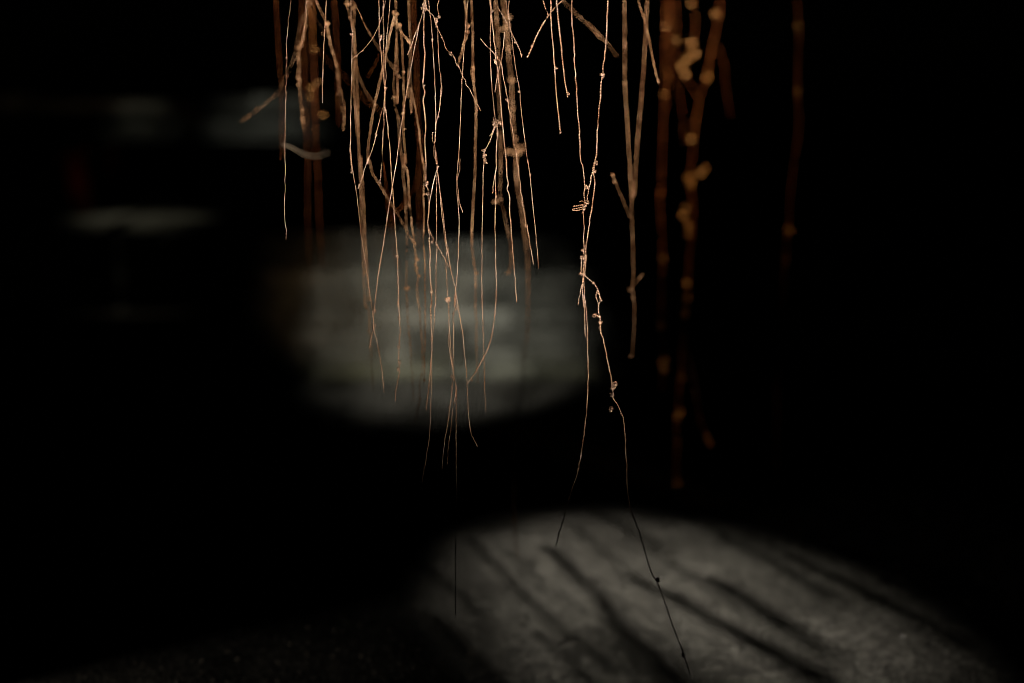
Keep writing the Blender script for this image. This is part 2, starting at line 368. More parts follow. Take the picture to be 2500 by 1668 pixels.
# ------------------------------------------------------------------ wire paths in metres: label, distance, radius, waviness, centre line, knots (x, y, z, size), side wires
WIRES = [
  ('hair-thin dotted copper wire hanging alone, farthest left of the sharp ones',2.0,0.00037,0.000518,[(-0.2953,2.1053,1.4208),(-0.3012,2.0782,1.2953),(-0.3062,2.0575,1.1932),(-0.3097,2.0448,1.1253),(-0.3124,2.0403,1.0993),(-0.3139,2.0368,1.0792),(-0.3156,2.0337,1.0604),(-0.3154,2.0315,1.0468),(-0.316,2.0298,1.0359),(-0.3169,2.0261,1.0129),(-0.3173,2.0239,0.9985),(-0.3177,2.0213,0.9811),(-0.3182,2.0175,0.9552),(-0.3191,2.014,0.9306),(-0.3191,2.0126,0.9202),(-0.3194,2.0056,0.8695),(-0.3197,1.9998,0.826),(-0.3191,1.9982,0.8144),(-0.3181,1.9972,0.8071),(-0.3177,1.9962,0.7998),(-0.3185,1.9954,0.7933)],[(-0.3154,2.0315,1.0468,0.00115),(-0.3173,2.0239,0.9985,0.00101)],[]),
  ('very fine dotted wire at the top left, just left of the tangled bundle',1.99,0.00045,0.000458,[(-0.2753,2.0873,1.4172),(-0.28,2.0644,1.2933),(-0.2843,2.049,1.1924),(-0.2874,2.0398,1.125),(-0.2884,2.037,1.1035),(-0.2903,2.0347,1.0848),(-0.2924,2.0324,1.0676),(-0.2941,2.0312,1.0575)],[],[]),
  ('short straight fine wire ending beside the blurred brown bundle',2.0,0.00053,0.000115,[(-0.2503,2.0981,1.4194),(-0.2543,2.0748,1.2948),(-0.2579,2.0587,1.1933),(-0.2605,2.0492,1.1256),(-0.2618,2.0461,1.1025),(-0.2641,2.0415,1.0679),(-0.2655,2.0374,1.0361),(-0.2668,2.0331,1.0028),(-0.2671,2.0305,0.9832)],[],[]),
  ('leftmost of the long sharp wires, ending in a dark hooked tip over the pale wall',2.0,0.00061,0.000346,[(-0.2376,2.1124,1.4222),(-0.2332,2.0884,1.2967),(-0.2296,2.0683,1.1942),(-0.2271,2.0548,1.1259),(-0.2265,2.0502,1.1027),(-0.2244,2.0453,1.0781),(-0.2249,2.0418,1.0607),(-0.2249,2.0384,1.0433),(-0.2257,2.0317,1.01),(-0.2263,2.026,0.9811),(-0.227,2.0222,0.9623),(-0.2265,2.0174,0.9378),(-0.2269,2.0145,0.9233),(-0.2272,2.0147,0.9245),(-0.2254,2.011,0.9057),(-0.2227,2.0073,0.8869),(-0.2179,2.0005,0.8523),(-0.2135,1.9938,0.8177),(-0.209,1.9879,0.7875),(-0.2046,1.9821,0.7572),(-0.2001,1.976,0.7255),(-0.1979,1.9733,0.7111),(-0.1958,1.9706,0.6972),(-0.1943,1.9669,0.6774),(-0.1966,1.9642,0.663),(-0.2003,1.9607,0.6441)],[(-0.2244,2.0453,1.0784,0.00144),(-0.1939,1.9705,0.6963,0.00173),(-0.1939,1.9668,0.677,0.00202),(-0.1948,1.9661,0.6729,0.00144)],[[(-0.2267,2.0127,0.9245),(-0.2273,2.0113,0.9173),(-0.2259,2.0076,0.8986),(-0.2254,2.005,0.8856)]]),
  ('long straight diagonal wire crossing leftwards down to a knotted end over the wall',1.98,0.00061,0.000143,[(-0.1079,2.092,1.4223),(-0.1135,2.0647,1.2976),(-0.118,2.0415,1.1959),(-0.121,2.0268,1.1284),(-0.1216,2.0259,1.1241),(-0.122,2.0241,1.1155),(-0.1234,2.023,1.1098),(-0.1285,2.0192,1.0912),(-0.1342,2.0137,1.0627),(-0.14,2.0079,1.0313),(-0.1458,2.0028,1.0013),(-0.1502,1.9984,0.9742),(-0.1546,1.994,0.9456),(-0.1605,1.9876,0.9002),(-0.1635,1.9856,0.8853),(-0.1679,1.9822,0.8595),(-0.1739,1.9779,0.825),(-0.1791,1.9736,0.7904),(-0.1844,1.9699,0.7602),(-0.1881,1.9666,0.7342),(-0.1919,1.9626,0.7027),(-0.1912,1.9634,0.7093),(-0.1929,1.9618,0.6967),(-0.1937,1.9593,0.6786),(-0.1923,1.9578,0.6678),(-0.1896,1.9566,0.6588),(-0.1851,1.9534,0.6371),(-0.1815,1.9499,0.6136),(-0.1788,1.9453,0.5847)],[(-0.1213,2.0244,1.117,0.002),(-0.1224,2.0233,1.1115,0.00171)],[[(-0.1223,2.0213,1.1114),(-0.1283,2.0173,1.0919),(-0.1341,2.0144,1.0772),(-0.1399,2.0111,1.0598),(-0.1449,2.009,1.0484)]]),
  ('hair-thin wire bowing down left across the top, with a beaded tip',1.98,0.00037,0.000143,[(-0.1295,2.0762,1.415),(-0.1493,2.0592,1.2926),(-0.1657,2.0466,1.1921),(-0.1767,2.0379,1.1249),(-0.1797,2.0357,1.1091),(-0.1863,2.0328,1.089),(-0.1951,2.0303,1.0718),(-0.2083,2.0278,1.056),(-0.217,2.0267,1.0488),(-0.2251,2.0258,1.043)],[(-0.209,2.0277,1.0553,0.00086),(-0.2178,2.0265,1.0476,0.00086),(-0.2222,2.0261,1.0448,0.00086)],[]),
  ('heavily beaded wire with small curls along its lower length, left of centre',2.01,0.00078,0.000347,[(-0.1893,2.1171,1.4232),(-0.1891,2.0992,1.2983),(-0.1888,2.0832,1.1956),(-0.1885,2.0715,1.1269),(-0.1881,2.0676,1.105),(-0.188,2.0615,1.0714),(-0.1862,2.0588,1.0568),(-0.184,2.0549,1.0364),(-0.1817,2.051,1.0159),(-0.1802,2.0482,1.0014),(-0.1805,2.0459,0.9897),(-0.1787,2.0418,0.9693),(-0.1757,2.0368,0.9445),(-0.1714,2.0273,0.8982),(-0.1719,2.0277,0.9005),(-0.1693,2.021,0.8685),(-0.1673,2.0149,0.8395),(-0.165,2.0087,0.8104),(-0.1631,2.0031,0.7844),(-0.1619,1.9997,0.7684),(-0.1611,1.9948,0.7453),(-0.1606,1.9902,0.7236),(-0.1609,1.985,0.6993),(-0.1606,1.9872,0.7095),(-0.1593,1.9834,0.6915),(-0.1587,1.9803,0.677),(-0.1583,1.9766,0.659),(-0.1595,1.9728,0.641),(-0.1601,1.9699,0.6265),(-0.1595,1.9669,0.6121),(-0.1609,1.964,0.5977),(-0.1631,1.9611,0.5832),(-0.1642,1.9584,0.5697)],[(-0.186,2.0623,1.0758,0.00145),(-0.187,2.0618,1.0729,0.00145),(-0.1616,1.9999,0.7691,0.00174),(-0.158,1.9817,0.6837,0.00174),(-0.1588,1.9735,0.6442,0.00145),(-0.159,1.9695,0.6247,0.00174),(-0.1589,1.9671,0.613,0.00174)],[]),
  ('slim wire merging with the beaded wire, then kinking off down left',1.99,0.00053,0.000287,[(-0.1532,2.1016,1.4201),(-0.1605,2.0757,1.2949),(-0.1663,2.0537,1.1928),(-0.1702,2.0391,1.1249),(-0.1724,2.0345,1.1033),(-0.1745,2.03,1.0818),(-0.1766,2.0227,1.0458),(-0.1761,2.0169,1.0171),(-0.1769,2.0138,1.0013),(-0.1779,2.0113,0.9884),(-0.1808,2.0085,0.9741),(-0.1859,2.0047,0.954),(-0.1895,2.0021,0.9397),(-0.1905,2.0008,0.9325),(-0.1961,1.9979,0.9167),(-0.2019,1.9949,0.8998),(-0.199,1.9968,0.9107),(-0.2048,1.9941,0.8949),(-0.2099,1.9911,0.8777),(-0.215,1.989,0.8655)],[(-0.1769,2.0139,1.0021,0.00143),(-0.1895,2.0018,0.9382,0.00143),(-0.2106,1.991,0.8774,0.00086),(-0.2133,1.9898,0.8705,0.00086)],[]),
  ('soft-edged wire hidden behind the beaded wire, ending in a little hook',2.05,0.00061,0.000236,[(-0.1863,2.162,1.4322),(-0.1862,2.1416,1.3043),(-0.1861,2.1243,1.1994),(-0.186,2.1124,1.1294),(-0.1866,2.1091,1.1101),(-0.1859,2.1047,1.0848),(-0.1862,2.0994,1.055),(-0.1854,2.0942,1.0252),(-0.1842,2.0902,1.0029),(-0.185,2.0848,0.9731),(-0.1854,2.0808,0.9508),(-0.1877,2.0753,0.921),(-0.1884,2.0707,0.896),(-0.1887,2.0706,0.8954),(-0.1902,2.067,0.8761),(-0.1921,2.0655,0.8679)],[(-0.1848,2.0848,0.9731,0.00148),(-0.1918,2.0656,0.8686,0.00118)],[]),
  ('thicker soft-edged wire running straight down, with a lumpy knot halfway and frayed end',2.04,0.00107,0.000294,[(-0.1242,2.1388,1.4275),(-0.1249,2.117,1.3008),(-0.1254,2.1005,1.1972),(-0.1259,2.09,1.1281),(-0.1259,2.0856,1.0986),(-0.1264,2.0812,1.0692),(-0.1253,2.0778,1.0456),(-0.1265,2.0748,1.025),(-0.1268,2.072,1.0058),(-0.1246,2.0709,0.9984),(-0.1272,2.0692,0.9866),(-0.1254,2.067,0.9718),(-0.1239,2.0651,0.9585),(-0.1247,2.0607,0.929),(-0.1236,2.056,0.8967),(-0.1238,2.057,0.9035),(-0.1238,2.0531,0.8769),(-0.1246,2.0518,0.868),(-0.1209,2.0506,0.8606),(-0.1201,2.0495,0.8532),(-0.1204,2.0482,0.8443),(-0.1191,2.0473,0.8384),(-0.1202,2.0449,0.8221),(-0.1214,2.0431,0.8102),(-0.119,2.041,0.7969),(-0.1187,2.0392,0.785),(-0.1172,2.0362,0.7657),(-0.118,2.0339,0.7509),(-0.1173,2.0311,0.7331),(-0.1165,2.0284,0.7167),(-0.1166,2.0247,0.6933),(-0.117,2.0249,0.6945),(-0.1161,2.0203,0.6667),(-0.1152,2.0172,0.6482),(-0.1155,2.0135,0.6259),(-0.1174,2.0096,0.6037),(-0.1203,2.0048,0.5759),(-0.1231,1.9997,0.5472)],[(-0.1268,2.0719,1.0055,0.00176),(-0.1261,2.0515,0.8665,0.00235),(-0.1224,2.0519,0.8687,0.00206),(-0.1201,2.0495,0.8532,0.00206),(-0.1168,2.0393,0.7854,0.00176),(-0.1165,2.0284,0.7164,0.00147),(-0.1166,2.0285,0.7168,0.00176),(-0.1152,2.0171,0.6472,0.00147)],[]),
  ('wire with a long narrow folded loop near the upper centre, reaching almost to the ground',2.0,0.00061,0.00023,[(-0.1357,2.0995,1.4197),(-0.1282,2.0831,1.296),(-0.1221,2.0697,1.1943),(-0.1179,2.06,1.1262),(-0.115,2.0559,1.1001),(-0.1124,2.0515,1.0725),(-0.1099,2.0446,1.0319),(-0.1077,2.0353,0.981),(-0.1074,2.0306,0.9563),(-0.1082,2.0279,0.9425),(-0.1091,2.0248,0.9273),(-0.1076,2.0224,0.9157),(-0.1049,2.0189,0.8986),(-0.1058,2.0188,0.898),(-0.1054,2.0173,0.8908),(-0.1039,2.0148,0.8792),(-0.1019,2.0108,0.8604),(-0.0994,2.0051,0.8344),(-0.0964,2.0,0.8113),(-0.0934,1.9949,0.7882),(-0.0919,1.993,0.7795),(-0.0926,1.9894,0.7637),(-0.0918,1.984,0.7393),(-0.091,1.9801,0.722),(-0.0895,1.9772,0.7091),(-0.0892,1.9754,0.7008),(-0.0888,1.9717,0.684),(-0.0873,1.9666,0.6607),(-0.0851,1.9605,0.632),(-0.0832,1.9575,0.6177),(-0.081,1.9545,0.6034),(-0.0786,1.9523,0.5926),(-0.0781,1.9508,0.5854),(-0.0786,1.9473,0.5675),(-0.078,1.9421,0.5406),(-0.078,1.9354,0.5046),(-0.078,1.9291,0.4685),(-0.078,1.9255,0.4472),(-0.0786,1.9166,0.3904),(-0.0793,1.9084,0.3333),(-0.0794,1.9001,0.2718)],[(-0.1123,2.0515,1.0722,0.00115),(-0.0919,1.9931,0.7803,0.00173),(-0.0908,1.9925,0.7774,0.00144),(-0.0895,1.9772,0.7091,0.0023),(-0.0898,1.9772,0.7088,0.00173),(-0.0823,1.9547,0.6043,0.00173)],[[(-0.1093,2.0257,0.9419),(-0.1117,2.0257,0.9422),(-0.1122,2.0253,0.9397),(-0.1111,2.0231,0.9288),(-0.1096,2.0227,0.9271),(-0.1087,2.0248,0.9375)],[(-0.109,2.0222,0.9245),(-0.1105,2.0219,0.923),(-0.1104,2.0204,0.9158),(-0.1095,2.0189,0.9085),(-0.1087,2.0183,0.9056)]]),
  ('thin wire with a wavy top and doubled middle, right of the folded loop',2.0,0.00061,0.00023,[(-0.1002,2.0985,1.4195),(-0.1014,2.0819,1.2958),(-0.1025,2.0687,1.1942),(-0.1032,2.0593,1.1262),(-0.1054,2.058,1.1175),(-0.1035,2.0561,1.1044),(-0.1062,2.0548,1.0957),(-0.105,2.0532,1.0856),(-0.1044,2.0505,1.0682),(-0.1025,2.0445,1.0319),(-0.1003,2.0413,1.013),(-0.0991,2.04,1.0057),(-0.1018,2.0355,0.981),(-0.1047,2.0325,0.965),(-0.1069,2.0309,0.9563),(-0.108,2.0285,0.944),(-0.1087,2.0255,0.9287)],[(-0.1035,2.056,1.1037,0.00144),(-0.1044,2.0325,0.9647,0.00115)],[[(-0.1017,2.0415,1.026),(-0.1005,2.0402,1.0188),(-0.0996,2.038,1.0057),(-0.1011,2.0348,0.9883),(-0.1024,2.0317,0.9716)]]),
  ('kinked diagonal wire running down right from the top knot to a bright tip',1.99,0.00066,0.00086,[(-0.1842,2.0892,1.4204),(-0.1585,2.0722,1.2972),(-0.1373,2.0586,1.1961),(-0.1232,2.0491,1.1284),(-0.1217,2.0474,1.1169),(-0.1166,2.0463,1.1097),(-0.1085,2.0446,1.0981),(-0.1053,2.0432,1.0895),(-0.102,2.0419,1.0808),(-0.0939,2.0392,1.0635),(-0.0836,2.0371,1.0505),(-0.0756,2.0344,1.0339),(-0.069,2.0319,1.0187),(-0.0602,2.029,1.0013),(-0.0514,2.0265,0.9869),(-0.044,2.024,0.9724)],[(-0.1214,2.0473,1.1166,0.00201),(-0.1203,2.0468,1.1133,0.00172),(-0.1085,2.0447,1.0988,0.00143),(-0.1063,2.044,1.0945,0.00172),(-0.1053,2.043,1.0877,0.00143),(-0.099,2.0408,1.0736,0.00086),(-0.0839,2.037,1.0498,0.00201),(-0.0756,2.0344,1.0339,0.00129)],[]),
  ('wire that splits from the folded-loop wire and runs to a beaded dark tip',2.01,0.0007,0.000174,[(-0.1087,2.0165,0.9186),(-0.1062,2.0155,0.8982),(-0.1051,2.0151,0.8894),(-0.1004,2.0141,0.8513),(-0.096,2.0089,0.8163),(-0.0938,2.0057,0.7959),(-0.0909,2.0028,0.777),(-0.0865,1.9985,0.7493),(-0.0813,1.9951,0.7274),(-0.0791,1.9933,0.7157),(-0.0762,1.9906,0.6984),(-0.0748,1.9894,0.6906),(-0.0702,1.9851,0.6632),(-0.0674,1.9808,0.6358),(-0.0646,1.9765,0.6083),(-0.0628,1.9721,0.5809),(-0.061,1.9663,0.5443),(-0.0573,1.9624,0.5205),(-0.0527,1.9608,0.5105),(-0.049,1.9596,0.5032)],[(-0.0527,1.9608,0.5105,0.00087),(-0.049,1.9597,0.5037,0.00087)],[]),
  ('slender wire with one wavy stretch, merging low down and fading into the dark',2.0,0.00061,0.000202,[(-0.106,2.0214,0.8891),(-0.1063,2.0167,0.8688),(-0.1065,2.011,0.8457),(-0.1058,2.008,0.8341),(-0.1066,2.0071,0.8305),(-0.1058,2.0061,0.8269),(-0.106,1.9997,0.7965),(-0.1057,1.9974,0.785),(-0.1067,1.9924,0.7604),(-0.1074,1.9851,0.7243),(-0.1081,1.9801,0.7),(-0.1084,1.9815,0.7067),(-0.1102,1.9749,0.6742),(-0.112,1.9712,0.6562),(-0.1129,1.9675,0.6382),(-0.1132,1.9601,0.6022),(-0.1137,1.9545,0.5753),(-0.1149,1.9472,0.5393),(-0.1173,1.9417,0.5124),(-0.12,1.9388,0.4981),(-0.1218,1.9359,0.4837),(-0.1236,1.9349,0.4787),(-0.1263,1.931,0.4591)],[(-0.1057,1.9974,0.7853,0.00115),(-0.1236,1.9349,0.4787,0.00086),(-0.1262,1.931,0.4591,0.00086)],[]),
  ('bowed diagonal wire zigzagging between two straight ones at the centre',2.01,0.0007,0.000174,[(-0.1024,2.0125,0.8961),(-0.1056,2.013,0.891),(-0.1074,2.0134,0.8851),(-0.1113,2.0146,0.8689),(-0.1153,2.0162,0.8497),(-0.1174,2.0173,0.8378),(-0.1186,2.0176,0.8244),(-0.1196,2.016,0.8142),(-0.1156,2.0139,0.801),(-0.1065,2.011,0.7842),(-0.0949,2.0076,0.7645),(-0.0863,2.0045,0.7473)],[(-0.1036,2.0127,0.8942,0.00116)],[]),
  ('wire with short forked offshoots that curves down the centre into a three-way frayed end',2.0,0.00061,0.000202,[(-0.0461,2.0968,1.4191),(-0.0527,2.0765,1.295),(-0.058,2.061,1.1935),(-0.0617,2.051,1.1257),(-0.0639,2.0479,1.104),(-0.0661,2.0437,1.0751),(-0.0683,2.0393,1.0448),(-0.0706,2.0345,1.0115),(-0.0728,2.0269,0.9593),(-0.0759,2.0178,0.8987),(-0.0758,2.0188,0.9053),(-0.0781,2.014,0.8734),(-0.0774,2.0115,0.8574),(-0.0752,2.0077,0.8327),(-0.0745,2.0042,0.8109),(-0.0755,1.9996,0.7818),(-0.0774,1.9936,0.7454),(-0.0797,1.9895,0.7207),(-0.0811,1.9858,0.6992),(-0.0801,1.9885,0.7149),(-0.0792,1.9856,0.6977),(-0.0823,1.984,0.6886),(-0.0823,1.9804,0.6677),(-0.0832,1.9756,0.6405),(-0.0834,1.9716,0.6187),(-0.0823,1.9687,0.6024),(-0.0847,1.9663,0.5897),(-0.0856,1.9633,0.5734),(-0.0878,1.9609,0.5607),(-0.0893,1.9582,0.5462),(-0.093,1.9541,0.5245),(-0.0952,1.9513,0.51),(-0.097,1.9481,0.4938),(-0.0985,1.9442,0.4739)],[(-0.0781,2.0139,0.8731,0.00101),(-0.0786,1.9854,0.6968,0.00144),(-0.0827,1.984,0.6884,0.00115),(-0.0843,1.966,0.5879,0.00115),(-0.0878,1.9609,0.5603,0.00115)],[[(-0.0777,2.0121,0.8742),(-0.0758,2.0135,0.8837),(-0.0736,2.0144,0.8892),(-0.074,2.0159,0.8996),(-0.0731,2.0169,0.9057)],[(-0.0776,2.0116,0.8713),(-0.0758,2.0102,0.8619),(-0.0739,2.0077,0.8459),(-0.0714,2.0064,0.8372),(-0.0692,2.0054,0.8314)],[(-0.0815,1.9664,0.6009),(-0.0789,1.9637,0.5865),(-0.0809,1.961,0.572),(-0.0837,1.958,0.5557),(-0.0864,1.9528,0.5286),(-0.0895,1.949,0.5087),(-0.0906,1.9458,0.4925),(-0.0914,1.9434,0.4798)],[(-0.0902,1.9778,0.6644),(-0.0892,1.9746,0.6463),(-0.0865,1.9716,0.6299),(-0.0843,1.9694,0.6173)]]),
  ('wire with the biggest tied knot, lower down swinging left into a dark curved tip',2.0,0.00066,0.000202,[(-0.0446,2.1078,1.4213),(-0.039,2.0807,1.2956),(-0.0345,2.0592,1.1933),(-0.0315,2.0457,1.1253),(-0.0296,2.0429,1.1109),(-0.0296,2.0407,1.0994),(-0.0307,2.0348,1.0676),(-0.0303,2.0296,1.0388),(-0.0285,2.0245,1.01),(-0.0263,2.0201,0.984),(-0.0234,2.0166,0.9624),(-0.0217,2.0154,0.9552),(-0.0196,2.0133,0.9422),(-0.0211,2.0115,0.9307),(-0.0223,2.0067,0.8992),(-0.022,2.0066,0.8986),(-0.0231,2.0055,0.8914),(-0.0232,2.0012,0.8625),(-0.0227,1.9999,0.8538),(-0.0235,1.9959,0.8263),(-0.0235,1.9919,0.7973),(-0.0228,1.9858,0.7538),(-0.0223,1.9828,0.732),(-0.0235,1.9785,0.7003),(-0.0232,1.9794,0.707),(-0.0251,1.9762,0.6833),(-0.0284,1.9732,0.6615),(-0.0339,1.9706,0.6432),(-0.0413,1.9685,0.6277),(-0.0514,1.966,0.6104),(-0.063,1.9634,0.5922)],[(-0.022,2.0158,0.9574,0.00317),(-0.0223,2.0152,0.9541,0.00259),(-0.019,2.0156,0.9566,0.00173),(-0.0202,2.0133,0.9419,0.00115),(-0.0226,1.9999,0.8541,0.00115),(-0.0569,1.9644,0.5985,0.00101)],[[(-0.0237,2.0136,0.9564),(-0.0252,2.014,0.9589),(-0.026,2.0147,0.9632)],[(-0.0222,2.013,0.9531),(-0.0263,2.0119,0.9459),(-0.0293,2.011,0.9401),(-0.0319,2.0105,0.9372)],[(-0.0219,2.013,0.9531),(-0.0208,2.0106,0.938),(-0.0222,2.0084,0.9235),(-0.0225,2.0046,0.8993),(-0.0225,2.0068,0.9132),(-0.0222,2.0039,0.8944),(-0.0241,2.0024,0.8843),(-0.0263,2.0002,0.8699),(-0.0271,1.9996,0.8655),(-0.0261,1.9994,0.8641),(-0.0278,1.9984,0.8576)]]),
  ('wire with a row of tiny curls, hanging from the big tied knot',2.0,0.00057,0.000202,[(-0.022,2.0224,0.9521),(-0.0265,2.021,0.942),(-0.0316,2.0193,0.929),(-0.036,2.0183,0.921),(-0.0385,2.0177,0.9159),(-0.0394,2.0172,0.9115),(-0.038,2.0169,0.9086),(-0.0397,2.0158,0.8988),(-0.0382,2.0167,0.9069),(-0.0394,2.0165,0.9054),(-0.0394,2.0157,0.8982),(-0.0405,2.0148,0.8894),(-0.0412,2.0097,0.8546),(-0.042,2.003,0.811),(-0.0424,1.9985,0.7819),(-0.0425,1.9915,0.7383),(-0.042,1.9852,0.6993),(-0.0417,1.9839,0.6914),(-0.0405,1.9778,0.655),(-0.0395,1.9732,0.6278),(-0.0386,1.9669,0.5914),(-0.0373,1.9621,0.5642),(-0.0368,1.9602,0.5533)],[(-0.0316,2.0193,0.929,0.00086),(-0.0409,2.0178,0.9163,0.00144),(-0.0379,2.0178,0.9168,0.00173),(-0.039,2.0174,0.9134,0.00173),(-0.0379,2.017,0.9101,0.00144),(-0.0407,2.017,0.9091,0.00115),(-0.0371,2.0165,0.9054,0.00144),(-0.038,2.0159,0.8996,0.00144)],[]),
  ('chunky beaded wire with one S-shaped kink, ending cleanly above the pale wall',2.01,0.00094,0.000232,[(-0.043,2.1075,1.4212),(-0.0376,2.0858,1.2964),(-0.0332,2.0708,1.1944),(-0.0302,2.0616,1.1263),(-0.0295,2.0593,1.1089),(-0.0281,2.0575,1.0959),(-0.0266,2.0558,1.0828),(-0.0251,2.0539,1.0683),(-0.0236,2.052,1.0537),(-0.0229,2.0503,1.0407),(-0.0207,2.0491,1.0319),(-0.0192,2.0469,1.0159),(-0.017,2.0442,0.9955),(-0.0148,2.0401,0.9664),(-0.0111,2.0348,0.9299),(-0.0077,2.03,0.898),(-0.0081,2.0311,0.9048),(-0.0074,2.0277,0.8828),(-0.005,2.0255,0.8694),(-0.0067,2.0246,0.8636),(-0.0037,2.0232,0.8551),(-0.003,2.0193,0.8317),(-0.0007,2.0143,0.8025),(0.0015,2.0091,0.7733),(0.0037,2.0036,0.7441),(0.0056,1.9989,0.7194),(0.0067,1.9958,0.7041)],[(-0.0298,2.0597,1.1125,0.00145),(-0.0228,2.0503,1.0407,0.00174),(-0.0214,2.0511,1.0468,0.00145)],[]),
  ('short straight wire slanting down right at the top, ending in bright dots',2.0,0.00066,0.000115,[(-0.1148,2.1051,1.4208),(-0.077,2.089,1.2968),(-0.0459,2.0732,1.1946),(-0.0251,2.0609,1.1263),(-0.0192,2.0586,1.1146),(-0.0088,2.0552,1.0972),(-0.0015,2.0522,1.0827),(0.0044,2.0495,1.0696),(0.0103,2.0471,1.058),(0.0137,2.0447,1.0466)],[(0.0052,2.0491,1.0674,0.00115),(0.0125,2.0454,1.05,0.00086)],[]),
  ('straight fine wire with a single bead, rightmost of the central cluster',1.99,0.00057,0.000115,[(-0.0037,2.0929,1.4183),(-0.0037,2.0753,1.2949),(-0.0037,2.0604,1.1934),(-0.0037,2.0499,1.1256),(-0.0054,2.048,1.1141),(-0.0037,2.0452,1.0967),(-0.0018,2.0431,1.0837),(0.0,2.0414,1.0736),(0.0029,2.0371,1.0476),(0.0073,2.0321,1.0187),(0.011,2.0285,0.9985),(0.0117,2.0262,0.9854),(0.0154,2.0202,0.9522),(0.0191,2.0149,0.9233),(0.0223,2.0103,0.899),(0.022,2.0116,0.9057),(0.0249,2.0074,0.884),(0.0279,2.0018,0.8551),(0.0308,1.9962,0.8263),(0.0337,1.9904,0.7975),(0.0359,1.9857,0.7745),(0.0374,1.9816,0.7543)],[(0.0113,2.0284,0.9979,0.00143),(0.0249,2.0074,0.884,0.00115),(-0.0018,2.043,1.083,0.00086)],[[(-0.0091,2.0483,1.1284),(-0.0066,2.0455,1.1111),(-0.0047,2.0436,1.0995)]]),
  ('wavy wire starting in a slanted free end, with a round loop near its tip',2.0,0.00074,0.000346,[(-0.0444,2.0436,1.0725),(-0.0382,2.043,1.065),(-0.0294,2.0424,1.0564),(-0.0221,2.0416,1.047),(-0.0162,2.0412,1.0405),(-0.0133,2.0398,1.0246),(-0.0096,2.0373,1.0028),(-0.0066,2.035,0.9883),(-0.0044,2.0326,0.9738),(-0.0018,2.0313,0.9651),(-0.0027,2.03,0.9571),(0.0,2.0287,0.9491),(0.0022,2.0256,0.9302),(0.0062,2.0225,0.9113),(0.0066,2.022,0.9081),(0.0081,2.0201,0.8965),(0.0103,2.0172,0.879),(0.014,2.0135,0.8572),(0.0155,2.0113,0.8442),(0.017,2.0093,0.8325),(0.0192,2.0065,0.8166),(0.0183,2.0058,0.8122),(0.0199,2.0053,0.8096),(0.0215,2.0057,0.8119),(0.0202,2.0061,0.8142),(0.0221,2.0043,0.8035),(0.0251,2.0015,0.7875),(0.028,1.9987,0.7715),(0.031,1.9964,0.7584)],[(-0.0066,2.035,0.9883,0.00144),(0.0083,2.02,0.8962,0.00115),(0.0148,2.0113,0.8442,0.00086)],[[(-0.0096,2.0453,1.0809),(-0.0132,2.0418,1.0607),(-0.0159,2.0392,1.0404),(-0.0191,2.0378,1.0274),(-0.0221,2.0362,1.01),(-0.0243,2.0344,0.9977)]]),
  ('thick straight wire slanting down left at the top, with one bright glint',2.07,0.00123,0.000179,[(0.1678,2.1832,1.4378),(0.1282,2.1565,1.3079),(0.0958,2.1346,1.2019),(0.0743,2.1202,1.1314),(0.0637,2.1181,1.1209),(0.0531,2.1155,1.1075),(0.044,2.1128,1.094),(0.0364,2.1101,1.0805),(0.0303,2.1072,1.0656),(0.022,2.1035,1.0469)],[(0.0303,2.107,1.0648,0.00149)],[[(0.044,2.1185,1.1328),(0.0485,2.1155,1.1178),(0.053,2.1133,1.1066)]]),
  ('beaded wire right of centre ending in a clean cut, longer of the short pair',2.05,0.00107,0.000236,[(0.0454,2.1551,1.4308),(0.0497,2.1301,1.3026),(0.0532,2.11,1.1981),(0.0555,2.097,1.1285),(0.0563,2.0915,1.0989),(0.0593,2.0847,1.062),(0.0615,2.0796,1.0339),(0.063,2.0754,1.0102),(0.066,2.0688,0.9733),(0.0698,2.0631,0.9408)],[(0.0626,2.0794,1.0327,0.00148),(0.0698,2.0632,0.9415,0.00118)],[]),
  ('shorter beaded wire of the pair right of centre, with a bright tip',2.05,0.00107,0.000177,[(0.0457,2.1634,1.4324),(0.0536,2.143,1.3045),(0.06,2.1249,1.1995),(0.0642,2.112,1.1294),(0.0673,2.1063,1.0996),(0.071,2.0991,1.0624),(0.074,2.0933,1.0326),(0.077,2.0888,1.0103),(0.08,2.0855,0.9939),(0.08,2.0848,0.9902)],[(0.0803,2.0857,0.9947,0.00148)],[]),
